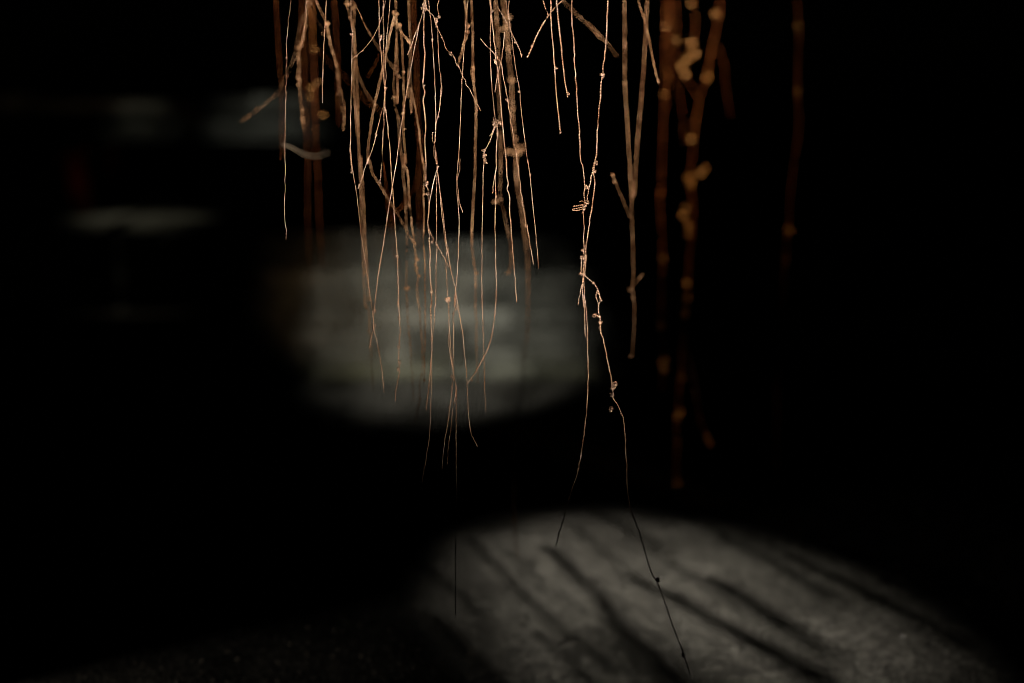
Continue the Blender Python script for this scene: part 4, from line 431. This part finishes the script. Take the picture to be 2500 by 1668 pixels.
  ('faint slanting wire behind the top left cluster',2.85,0.00062,0.000246,[(-0.4023,3.0102,1.0831),(-0.3689,2.9628,1.0525),(-0.3315,2.9106,1.0226),(-0.298,2.8848,0.9875),(-0.2601,2.8769,0.9567)],[],[]),
  ('faint short wire end slanting left behind the beaded wires',2.75,0.00068,0.000238,[(-0.2121,2.3253,1.0576),(-0.2196,2.3686,1.052),(-0.2389,2.4776,1.0369),(-0.2546,2.5612,1.0245)],[],[]),
  ('thick blurred brown wire, left one of the far right group',3.5,0.003,0.000403,[(0.3858,3.7084,1.7442),(0.3847,3.6768,1.5254),(0.3822,3.6357,1.3443),(0.3799,3.6026,1.2237),(0.3765,3.5662,1.0985),(0.3742,3.5402,1.0074),(0.3712,3.5239,0.947),(0.3659,3.5016,0.8566),(0.364,3.4788,0.7459),(0.361,3.4822,0.7643),(0.3641,3.4668,0.6739),(0.369,3.4567,0.5982),(0.3665,3.4488,0.522),(0.3665,3.4416,0.4331),(0.3714,3.4364,0.3559),(0.3717,3.4351,0.3356),(0.3692,3.431,0.2709)],[(0.374,3.5352,0.9893,0.00655),(0.369,3.4567,0.5982,0.00706),(0.3665,3.4416,0.4331,0.00706),(0.3715,3.4361,0.3502,0.00756),(0.3716,3.4353,0.3389,0.00706),(0.3734,3.4343,0.3227,0.00655),(0.3782,3.584,1.1594,0.00706)],[[(0.3896,3.6005,1.2236),(0.3884,3.573,1.1288),(0.384,3.5424,1.0225),(0.3756,3.5218,0.947)]]),
  ('dim brown wire close behind the thick blurred one',3.45,0.002,0.000497,[(0.3936,3.6303,1.7285),(0.3927,3.5753,1.5109),(0.3924,3.5349,1.3348),(0.3926,3.5115,1.2181),(0.398,3.4977,1.1409),(0.3935,3.4903,1.0964),(0.3983,3.4791,1.0221),(0.4107,3.4689,0.9478),(0.4157,3.4598,0.8733)],[(0.3935,3.4942,1.1201,0.00646)],[]),
  ('tallest blurred amber wire with large glowing knots, far right group',3.55,0.0036,0.00092,[(0.5821,3.7506,1.7527),(0.5591,3.7247,1.5322),(0.5392,3.6969,1.3501),(0.5253,3.6745,1.2282),(0.514,3.66,1.1567),(0.4979,3.6446,1.0852),(0.4897,3.634,1.0386),(0.4719,3.621,0.9828),(0.4588,3.6045,0.9147),(0.4537,3.593,0.8684),(0.4484,3.5774,0.8069),(0.4434,3.5703,0.7792),(0.4477,3.5603,0.7399),(0.4463,3.5651,0.7587),(0.4506,3.5533,0.7127),(0.4467,3.5337,0.6363),(0.44,3.5221,0.5906),(0.4363,3.5069,0.5297),(0.4344,3.4972,0.4902),(0.4295,3.4885,0.4537),(0.418,3.4543,0.3023),(0.4102,3.437,0.2167),(0.4079,3.4256,0.1564),(0.4063,3.4172,0.1087),(0.4064,3.4067,0.0448)],[(0.5173,3.6664,1.1878,0.0092),(0.4897,3.634,1.0386,0.00971),(0.4522,3.596,0.8808,0.0092),(0.4371,3.5706,0.7802,0.01125),(0.4449,3.5682,0.771,0.0092),(0.4734,3.5761,0.8017,0.0092),(0.4798,3.5788,0.8125,0.00665),(0.4271,3.5533,0.7127,0.01022),(0.4238,3.5486,0.6944,0.00818),(0.4392,3.5423,0.6699,0.00971),(0.4358,3.5361,0.6455,0.00818),(0.4363,3.5069,0.5297,0.00869),(0.4344,3.4972,0.4902,0.00818),(0.4279,3.4885,0.4537,0.00665),(0.418,3.4543,0.3023,0.00613),(0.4102,3.437,0.2167,0.00869),(0.4057,3.4067,0.0448,0.00971),(0.4096,3.4345,0.2041,0.00716),(0.4076,3.4239,0.1469,0.0046)],[]),
  ('amber blurred wire bulging into two orange lumps, joining the tallest one',3.5,0.0032,0.000806,[(0.4524,3.6729,1.7371),(0.4515,3.6512,1.5217),(0.4506,3.6323,1.344),(0.4498,3.6177,1.2247),(0.4538,3.6112,1.1758),(0.4478,3.6024,1.1147),(0.4324,3.5969,1.078),(0.4231,3.593,1.0535),(0.4356,3.5886,1.0259),(0.4512,3.5845,1.0014),(0.4606,3.5809,0.9799)],[(0.4463,3.602,1.1116,0.0121),(0.4495,3.5997,1.0963,0.01109),(0.4386,3.5974,1.081,0.00958),(0.4216,3.5935,1.0565,0.01058),(0.4263,3.5906,1.0381,0.00857),(0.4427,3.6161,1.2125,0.00706)],[]),
  ('faint trailing wire right of the glowing knots',3.5,0.002,0.000504,[(0.5164,3.6235,1.1062),(0.5266,3.6004,1.0628),(0.529,3.5748,1.0075),(0.5362,3.5632,0.9617),(0.541,3.5607,0.9403)],[],[]),
  ('dim red wire farthest right, hanging apart from the rest',3.5,0.00104,0.000706,[(0.7072,3.7134,1.7452),(0.7042,3.6563,1.5225),(0.7006,3.6042,1.3413),(0.6986,3.5716,1.2218),(0.7014,3.5558,1.1582),(0.6976,3.5361,1.0676),(0.6959,3.5238,1.0014),(0.7007,3.5152,0.9471),(0.698,3.509,0.9019),(0.6816,3.4947,0.7635),(0.679,3.4874,0.6627),(0.6728,3.4829,0.592),(0.6687,3.4764,0.4932),(0.6611,3.4682,0.3941),(0.6574,3.4541,0.2713),(0.6553,3.4183,0.0713),(0.6589,3.3896,-0.0465),(0.665,3.36,-0.1528),(0.667,3.3459,-0.2006)],[(0.7014,3.5558,1.1582,0.00907),(0.6959,3.5238,1.0014,0.00655),(0.679,3.4874,0.6627,0.00907),(0.6728,3.4829,0.592,0.00403)],[]),
  ('dark wire ending in a red-orange glint at lower right',3.4,0.0016,0.00049,[(0.4358,3.4916,0.3579),(0.4396,3.3836,0.3133),(0.4385,3.2931,0.2686),(0.451,3.2841,0.2135),(0.4634,3.2798,0.186),(0.4681,3.2771,0.1675)],[(0.4619,3.2807,0.1921,0.00734),(0.465,3.2789,0.1798,0.00685)],[])
]
# ------------------------------------------------------------------ ground
def build_ground():
    # finer rows near the camera, one sheet out to the horizon
    xs = np.concatenate([[-200, -60, -20, -8], np.linspace(-4, 4, 161), [8, 20, 60, 200]])
    ys = np.concatenate([[-60, -15, -4, -1], np.linspace(0, 8, 161), [12, 25, 60, 200]])
    verts = []
    for y in ys:
        for x in xs:
            near = abs(x) < 5 and -2 < y < 9
            h = 0.0
            if near:
                h = 0.006 * (noise.noise(Vector((x * 1.7, y * 1.7, 3.1)))) + 0.0025 * noise.noise(Vector((x * 7, y * 7, 8.3)))
            verts.append((x, y, h - 0.004))
    nx = len(xs)
    faces = [(j * nx + i, j * nx + i + 1, (j + 1) * nx + i + 1, (j + 1) * nx + i)
             for j in range(len(ys) - 1) for i in range(nx - 1)]
    o = mesh_obj('ground', verts, faces, GROUND, smooth=True)
    tag(o, kind='structure')
build_ground()

# loose grit on the ground: thousands of crumbs, one object
def build_grit():
    rng = np.random.default_rng(21)
    V, F = [], []
    base = np.array([(1, 0, -.3), (-.5, .87, -.3), (-.5, -.87, -.3), (.1, .05, .75)])
    for k in range(9000):
        y = 2.05 + 2.2 * rng.random() ** 1.6
        x = rng.uniform(-0.42, 0.42) * (y + 0.4)
        s = 0.0007 + 0.0032 * rng.random() ** 4
        a = rng.uniform(0, 6.28)
        c, sn = math.cos(a), math.sin(a)
        M = base * rng.uniform(0.6, 1.3, 3) * s * np.array([1, 1, rng.uniform(0.15, 0.9)])
        M = np.stack([M[:, 0] * c - M[:, 1] * sn, M[:, 0] * sn + M[:, 1] * c, M[:, 2]], 1)
        z0 = 0.006 * noise.noise(Vector((x * 1.7, y * 1.7, 3.1))) + 0.0025 * noise.noise(Vector((x * 7, y * 7, 8.3))) - 0.004
        b = len(V)
        V.extend((M + np.array([x, y, z0 + s * 0.25])).tolist())
        F.extend([(b, b + 1, b + 3), (b + 1, b + 2, b + 3), (b + 2, b, b + 3), (b, b + 2, b + 1)])
    o = mesh_obj('grit', V, F, GRIT)
    tag(o, 'fine pale grit scattered over the rough ground', 'grit', kind='stuff')
build_grit()

# ------------------------------------------------------------------ stone blocks
def block_mesh(w, d, h, seed, rough=0.006):
    """A rough-hewn block: chamfered, subdivided front, worn edges. Origin at its lower middle front."""
    rng = random.Random(seed)
    nx, nz = max(2, int(w / 0.05)), max(2, int(h / 0.04))
    c = min(w, h, d) * 0.07
    verts, faces = [], []
    def off(): return rng.uniform(-rough, rough)
    for j in range(nz + 1):
        for i in range(nx + 1):
            edge = i in (0, nx) or j in (0, nz)
            x = -w / 2 + w * i / nx
            z = h * j / nz
            if edge:
                verts.append((x * (1 - 0.02) + off() * .4, c + abs(off()), max(0.0, z * 0.985 + off() * .4)))
            else:
                verts.append((x + off(), off() - rough * .5, z + off()))
    for j in range(nz):
        for i in range(nx):
            a = j * (nx + 1) + i
            faces.append((a, a + 1, a + nx + 2, a + nx + 1))
    ring = [i for i in range(nx + 1)] + [j * (nx + 1) + nx for j in range(1, nz + 1)] + \
           [nz * (nx + 1) + i for i in range(nx - 1, -1, -1)] + [j * (nx + 1) for j in range(nz - 1, 0, -1)]
    b0 = len(verts)
    for k in ring:
        x, y, z = verts[k]
        verts.append((x, d, z))
    n = len(ring)
    for k in range(n):
        faces.append((ring[(k + 1) % n], ring[k], b0 + k, b0 + (k + 1) % n))
    faces.append(tuple(b0 + k for k in range(n)))
    me = bpy.data.meshes.new('stone_block')
    me.from_pydata(verts, [], faces)
    me.update()
    return me

def course_wall(root, x0, x1, y, z0, z1, depth, bw, bh, mat, seed, jit=0.012):
    rng = random.Random(seed)
    z = z0
    row = 0
    while z < z1 - 0.02:
        h = min(rng.uniform(*bh), z1 - z)
        last = z + h > z1 - 0.03
        if z1 - z - h < 0.03:
            h = z1 - z
        x = x0 - (rng.uniform(0, bw[0]) if row else 0)
        x = x0
        first = True
        while x < x1 - 0.02:
            w = rng.uniform(*bw) * (0.55 if first and row % 2 else 1)
            first = False
            if x1 - x - w < bw[0] * 0.4:
                w = x1 - x
            me = block_mesh(w - 0.008, depth, h - 0.006 + (rng.uniform(-0.02, 0.035) if last else 0.0), rng.random(), 0.004)
            me.materials.append(mat)
            o = link('stone_block', me, root, (x + w / 2 - root.location.x, y + rng.uniform(-jit, jit) - root.location.y, z - root.location.z))
            x += w
        z += h
        row += 1

def box(name, x0, x1, y0, y1, z0, z1, mat, parent=None):
    v = [(x0, y0, z0), (x1, y0, z0), (x1, y1, z0), (x0, y1, z0), (x0, y0, z1), (x1, y0, z1), (x1, y1, z1), (x0, y1, z1)]
    f = [(0, 3, 2, 1), (4, 5, 6, 7), (0, 1, 5, 4), (1, 2, 6, 5), (2, 3, 7, 6), (3, 0, 4, 7)]
    if parent is not None:
        l = parent.location
        v = [(a - l.x, b - l.y, c - l.z) for a, b, c in v]
    return mesh_obj(name, v, f, mat, parent)

def empty(name, loc):
    o = bpy.data.objects.new(name, None)
    o.location = loc
    o.empty_display_size = 0.1
    COL.objects.link(o)
    return o

# low wall of coursed stones straight behind the wires
wall = tag(empty('stone_wall', (0.6, 4.9, 0)), 'low wall of rough grey coursed stones with a mossy foot behind the wires', 'wall')
course_wall(wall, -0.95, 2.6, 4.9, 0.0, 0.50, 0.22, (0.10, 0.32), (0.045, 0.095), STONE, 4, 0.005)
box('mortar_core', -0.94, 2.59, 4.918, 5.2, -0.02, 0.47, MORTAR, wall)

# broad stone steps rising at the left
def stone_step(x0, x1, y, z0, z1, depth, seed, label):
    r = tag(empty('stone_step', ((x0 + x1) / 2, y, z0)), label, 'step', 'stone steps rising at the left')
    rng = random.Random(seed)
    x = x0
    while x < x1 - 0.05:
        w = rng.uniform(0.45, 0.75)
        if x1 - x - w < 0.3:
            w = x1 - x
        me = block_mesh(w - 0.012, depth, z1 - z0 - rng.uniform(0.0, 0.012), rng.random(), 0.008)
        me.materials.append(STEPSTONE)
        link('stone_block', me, r, (x + w / 2 - r.location.x, rng.uniform(-0.02, 0.02), 0))
        x += w
    return r
stone_step(-4.2, -0.75, 6.5, 0.0, 0.42, 0.60, 3, 'lower stone step at the left, its edge faintly lit beside the red post')
stone_step(-4.2, -0.65, 7.12, 0.0, 0.757, 0.60, 8, 'upper stone step at the left with the brighter pool of light on it')
tw = tag(empty('terrace_wall', (-2.0, 7.72, 0)), 'dark stone wall behind the upper step, lit in one pale patch', 'wall')
course_wall(tw, -4.2, 0.6, 7.74, 0.0, 0.96, 0.25, (0.25, 0.5), (0.11, 0.18), STEPSTONE, 11)
box('mortar_core', -4.19, 0.59, 7.78, 8.05, -0.02, 0.93, MORTAR, tw)

# short red post on the lower step
def build_post():
    r = tag(empty('wooden_post', (-2.08, 6.86, 0.42)), 'short dark red post standing on the lower step, far left', 'post')
    w = 0.046
    v, f = [], []
    rings = [(0, w), (0.02, w), (0.26, w * .97), (0.275, w * .9)]
    for z, s in rings:
        c = s * .22
        v += [(-s + c, -s, z), (s - c, -s, z), (s, -s + c, z), (s, s - c, z), (s - c, s, z), (-s + c, s, z), (-s, s - c, z), (-s, -s + c, z)]
    for k in range(3):
        for i in range(8):
            f.append((k * 8 + i, k * 8 + (i + 1) % 8, k * 8 + 8 + (i + 1) % 8, k * 8 + 8 + i))
    f += [tuple(range(7, -1, -1)), tuple(range(24, 32))]
    mesh_obj('shaft', v, f, REDWOOD, r)
    s = 0.062
    v = [(a * s, b * s, z) for z in (0.277, 0.30) for a, b in ((-1, -1), (1, -1), (1, 1), (-1, 1))] + [(0, 0, 0.335)]
    mesh_obj('cap', v, [(3, 2, 1, 0), (0, 1, 5, 4), (1, 2, 6, 5), (2, 3, 7, 6), (3, 0, 4, 7), (4, 5, 8), (5, 6, 8), (6, 7, 8), (7, 4, 8)], REDWOOD, r)
build_post()

# added unseen leaf screens above the frame: they break up the wall and ground light
def build_leaf_screen(L0, A0, dist, seed, label, clear, inner, count, R0):
    L0, A0 = Vector(L0), Vector(A0)
    ax = (A0 - L0).normalized()
    c = L0 + ax * dist
    side = ax.cross(Vector((0, 0, 1))).normalized()
    up = side.cross(ax).normalized()
    root = tag(empty('leaf_screen', c + side * 0.3 + up * 0.35), label, 'light_screen')
    rng = np.random.default_rng(seed)
    def loc(p): return np.array(p - root.location)
    limbs = [[c + side * 0.55 + up * 0.55, c + side * 0.28 + up * 0.33, c + side * 0.05 + up * 0.22, c - side * 0.18 + up * 0.19],
             [c + side * 0.28 + up * 0.33, c + side * 0.22 + up * 0.12, c + side * 0.17 - up * 0.08, c + side * 0.12 - up * 0.2]]
    for q in limbs:
        C, ss = spline([loc(p) for p in q], 0.01)
        V, F = cord(C, ss, 0.006, 0.2, 7, rng)
        link('limb', fast_mesh('limb', V, F, BARK), root)
    n = 7
    v, f = [], []
    for i in range(n):
        t = i / (n - 1)
        w = 0.5 * math.sin(math.pi * min(1.0, 0.04 + t * 0.95)) ** 0.9
        for s in (-1, 0, 1):
            v.append((t, s * w * 0.5, 0.06 * abs(s) * w - 0.25 * (t - 0.5) ** 2))
    for i in range(n - 1):
        for j in range(2):
            a = i * 3 + j
            f.append((a, a + 1, a + 4, a + 3))
    me = bpy.data.meshes.new('leaf')
    me.from_pydata(v, [], f)
    me.materials.append(GREENLEAF)
    me.update()
    for k in range(count):
        u, w = rng.uniform(-R0, R0), rng.uniform(-R0, R0)
        rr = math.hypot(u, w)
        keep = inner + 0.9 * max(0.0, (rr - clear) / 0.11) + inner * 2.4 * max(0.0, u / 0.12) + inner * 2.7 * max(0.0, (w - 0.03) / 0.1) + inner * 2.2 * max(0.0, (-w - 0.05) / 0.1)
        if rng.random() > keep:
            continue
        o = link('leaf', me, root, loc(c + side * u + up * w + ax * rng.uniform(-0.12, 0.12)))
        o.rotation_euler = (rng.uniform(-0.9, 0.9), rng.uniform(0.2, 1.3), rng.uniform(0, 6.28))
        o.scale = (rng.uniform(0.035, 0.065),) * 3
build_leaf_screen((-1.0, 0.9, 2.4), (-0.22, 4.9, 0.13), 1.55, 77, 'added leaf screen above the frame that dapples the light on the wall', 0.05, 0.12, 280, 0.27)
build_leaf_screen(GLAMP, (0.31, 2.69, 0.0), 1.9, 41, 'added leaf screen high above the frame that breaks up the ground light', 0.05, 0.11, 230, 0.24)

# thick cords hanging above the frame near the lamp: their soft shadows rake the lit ground
def build_cords():
    streaks = [((-0.106, 3.13), (0.16, 2.36), 0.009), ((0.078, 3.06), (0.30, 2.32), 0.014), ((0.247, 2.86), (0.56, 2.30), 0.015),
               ((0.42, 2.83), (0.58, 2.45), 0.013), ((0.42, 3.32), (0.66, 2.70), 0.012), ((0.20, 3.34), (0.33, 3.05), 0.010),
               ((-0.16, 2.62), (0.02, 2.18), 0.009), ((0.60, 3.0), (0.86, 2.45), 0.012),
               ((-0.02, 3.05), (0.10, 2.70), 0.005), ((0.13, 3.22), (0.27, 2.80), 0.005), ((0.30, 3.05), (0.50, 2.55), 0.006), ((0.16, 2.72), (0.32, 2.26), 0.006),
               ((0.52, 3.20), (0.80, 2.62), 0.007), ((-0.20, 2.95), (-0.02, 2.50), 0.006), ((0.36, 2.66), (0.52, 2.28), 0.006), ((0.05, 2.55), (0.16, 2.22), 0.006)]
    names = ['nearest the lamp at the left', 'second from the left', 'thickest, at the middle', 'right of the thickest', 'far right and thin', 'thin, over the middle', 'lowest at the left', 'outermost at the right', 'thin, left of the middle', 'thin, far back', 'thin, behind the thickest', 'thin, nearest the camera', 'thin, far right edge', 'thin, far left edge', 'thin, low at the right', 'thin, low in the middle']
    for i, (a, b, r) in enumerate(streaks):
        r *= 0.85 if i < 8 else 0.85
        rng = np.random.default_rng(300 + i)
        pts = []
        za, zb = 1.42 + 0.05 * (i % 3), 2.25 + 0.05 * (i % 2)
        for t in np.linspace(0, 1, 7):
            z = za + (zb - za) * t
            # foot of the shadow moves nonlinearly with height; go along the streak
            g = Vector((a[0] + (b[0] - a[0]) * t, a[1] + (b[1] - a[1]) * t, 0))
            p = GLAMP + (g - GLAMP) * (1 - z / GLAMP.z)
            pts.append((p.x, p.y, p.z))
        top = pts[-1]
        org = np.array(top)
        C, ss = spline(pts[::-1], r * 0.9)
        C = C + wander(ss, rng, 0.12, 0.0025) * np.array([1, 1, 0])
        V, F = cord(C, ss, r, r * 4.5, 8, rng, 0.15)
        o = link('hanging_cord', fast_mesh('hanging_cord', V - org, F, COPPER), None, top)
        tag(o, 'thick twisted cord above the frame casting a shadow streak, ' + names[i], 'cord', 'cords casting the shadow streaks on the lit ground')
build_cords()

# ------------------------------------------------------------------ bits lying on the lit ground
def gz(x, y):
    return 0.006 * noise.noise(Vector((x * 1.7, y * 1.7, 3.1))) + 0.0025 * noise.noise(Vector((x * 7, y * 7, 8.3))) - 0.004

def build_leaf(x, y, L, W, rz, label):
    n = 9
    v, f = [], []
    rng = random.Random(int(x * 1e4))
    for i in range(n):
        t = i / (n - 1)
        wd = W * math.sin(math.pi * min(1, t * 0.93 + 0.05)) ** 0.8 * (1 + rng.uniform(-.15, .15))
        cz = 0.004 + 0.35 * W * abs(math.sin(t * 3.0 + 0.4)) 
        for s in (-1, -.5, 0, .5, 1):
            v.append(((t - .5) * L, s * wd * .5, cz + abs(s) * wd * .35 + rng.uniform(0, .0006)))
    for i in range(n - 1):
        for j in range(4):
            a = i * 5 + j
            f.append((a, a + 1, a + 6, a + 5))
    o = mesh_obj('fallen_leaf', v, f, LEAF, smooth=True)
    md = o.modifiers.new('thick', 'SOLIDIFY'); md.thickness = 0.0008
    o.location = (x, y, gz(x, y))
    o.rotation_euler = (0, 0, rz)
    tag(o, label, 'leaf', 'dead leaf scraps on the lit ground')
    st = [(-L * .5, 0, 0.004), (-L * .62, W * .05, 0.003), (-L * .75, W * .2, 0.0035)]
    C, ss = spline(st, 0.002)
    V, F = cord(C, ss, 0.0007, 0.01, 5, np.random.default_rng(2))
    link('stalk', fast_mesh('stalk', V, F, LEAF), o)
build_leaf(0.345, 2.96, 0.026, 0.016, 0.3, 'small dark leaf scrap on the lit ground, nearest the bright middle')
build_leaf(0.575, 3.05, 0.022, 0.014, -0.4, 'small dark leaf scrap on the ground at the upper right of the lit patch')
build_leaf(0.415, 2.47, 0.016, 0.009, 0.9, 'tiny dark leaf scrap low in the lit patch, right of the crooked wire tip')

for k, (x, y, where) in enumerate(((0.47, 2.80, 'right of the bright middle of the lit ground'), (0.04, 2.94, 'at the upper left of the lit ground'),
                                   (0.02, 2.60, 'below left in the lit ground, under the straight dark wire'), (0.26, 2.42, 'at the bottom edge, left of the crooked wire tip'),
                                   (0.62, 2.88, 'near the right rim of the lit ground'), (0.26, 3.12, 'at the top of the lit ground, left of the crooked wire'))):
    build_leaf(x, y, 0.016 + 0.004 * (k % 3), 0.011 + 0.002 * (k % 2), k * 1.1, 'tiny dark leaf scrap ' + where)

def build_twig(x, y, L, rz, label, seed):
    rng = np.random.default_rng(seed)
    root = None
    def tube(pts, r, name, parent):
        C, ss = spline(pts, 0.003)
        V, F = cord(C, ss, r, 0.03, 6, rng, 0.2)
        return link(name, fast_mesh(name, V, F, LEAF), parent)
    main = [(t * L - L / 2, 0.05 * L * math.sin(t * 7 + seed), 0.003 + 0.001 * math.sin(t * 9)) for t in np.linspace(0, 1, 7)]
    root = tube(main, 0.0016, 'twig', None)
    root.location = (x, y, gz(x, y)); root.rotation_euler = (0, 0, rz)
    tag(root, label, 'twig', 'twigs on the lit ground')
    for t, a in ((0.45, 0.8), (0.7, -0.7)):
        p = main[int(t * 6)]
        tube([p, (p[0] + L * .13 * math.cos(a), p[1] + L * .13 * math.sin(a), .004), (p[0] + L * .24 * math.cos(a), p[1] + L * .26 * math.sin(a), .003)], 0.001, 'side_twig', root)
build_twig(0.155, 2.82, 0.060, 0.15, 'short dark twig lying in the middle of the lit ground', 3)
build_twig(0.105, 2.50, 0.055, 0.75, 'short dark twig lying at the lower left of the lit ground', 5)

# ------------------------------------------------------------------ the hanging copper wires
def build_wires():
    for i, (label, z, r, wob, pts, knots, sides) in enumerate(WIRES):
        rng = np.random.default_rng(1000 + i)
        org = pts[0]
        mat = COPPER if z < 2.12 else (DIMMED_COPPER if z < 2.62 else FAR_DIM_COPPER)
        if label.startswith('pale hooked'):
            mat = PALE_WIRE
        root = link('copper_wire', wire_mesh('copper_wire', pts, z, r, wob, rng, org, mat), None, org)
        grp = 'sharp copper wires' if z < 2.12 else ('blurred copper wires' if z < 3.2 else 'strongly blurred wires at the right')
        tag(root, label, 'wire', grp)
        for s in sides:
            me = wire_mesh('side_wire', s, z, r * 0.92, wob, rng, org, mat)
            link('side_wire', me, root)
        for (x, y, zz, s) in knots:
            s = max(s * (2.1 if z < 2.12 else (1.35 if z < 3.2 else 1.1)), r * (2.0 if z < 3.2 else 1.5))
            dx, dz = rng.uniform(-0.45, 0.45, 2) * s
            link('knot', knot_mesh(s, r * (0.95 if z < 2.12 else 0.8), rng, GLINT_KNOT if z > 2.62 else mat), root, (x - org[0] + dx, y - org[1], zz - org[2] + dz))
build_wires()
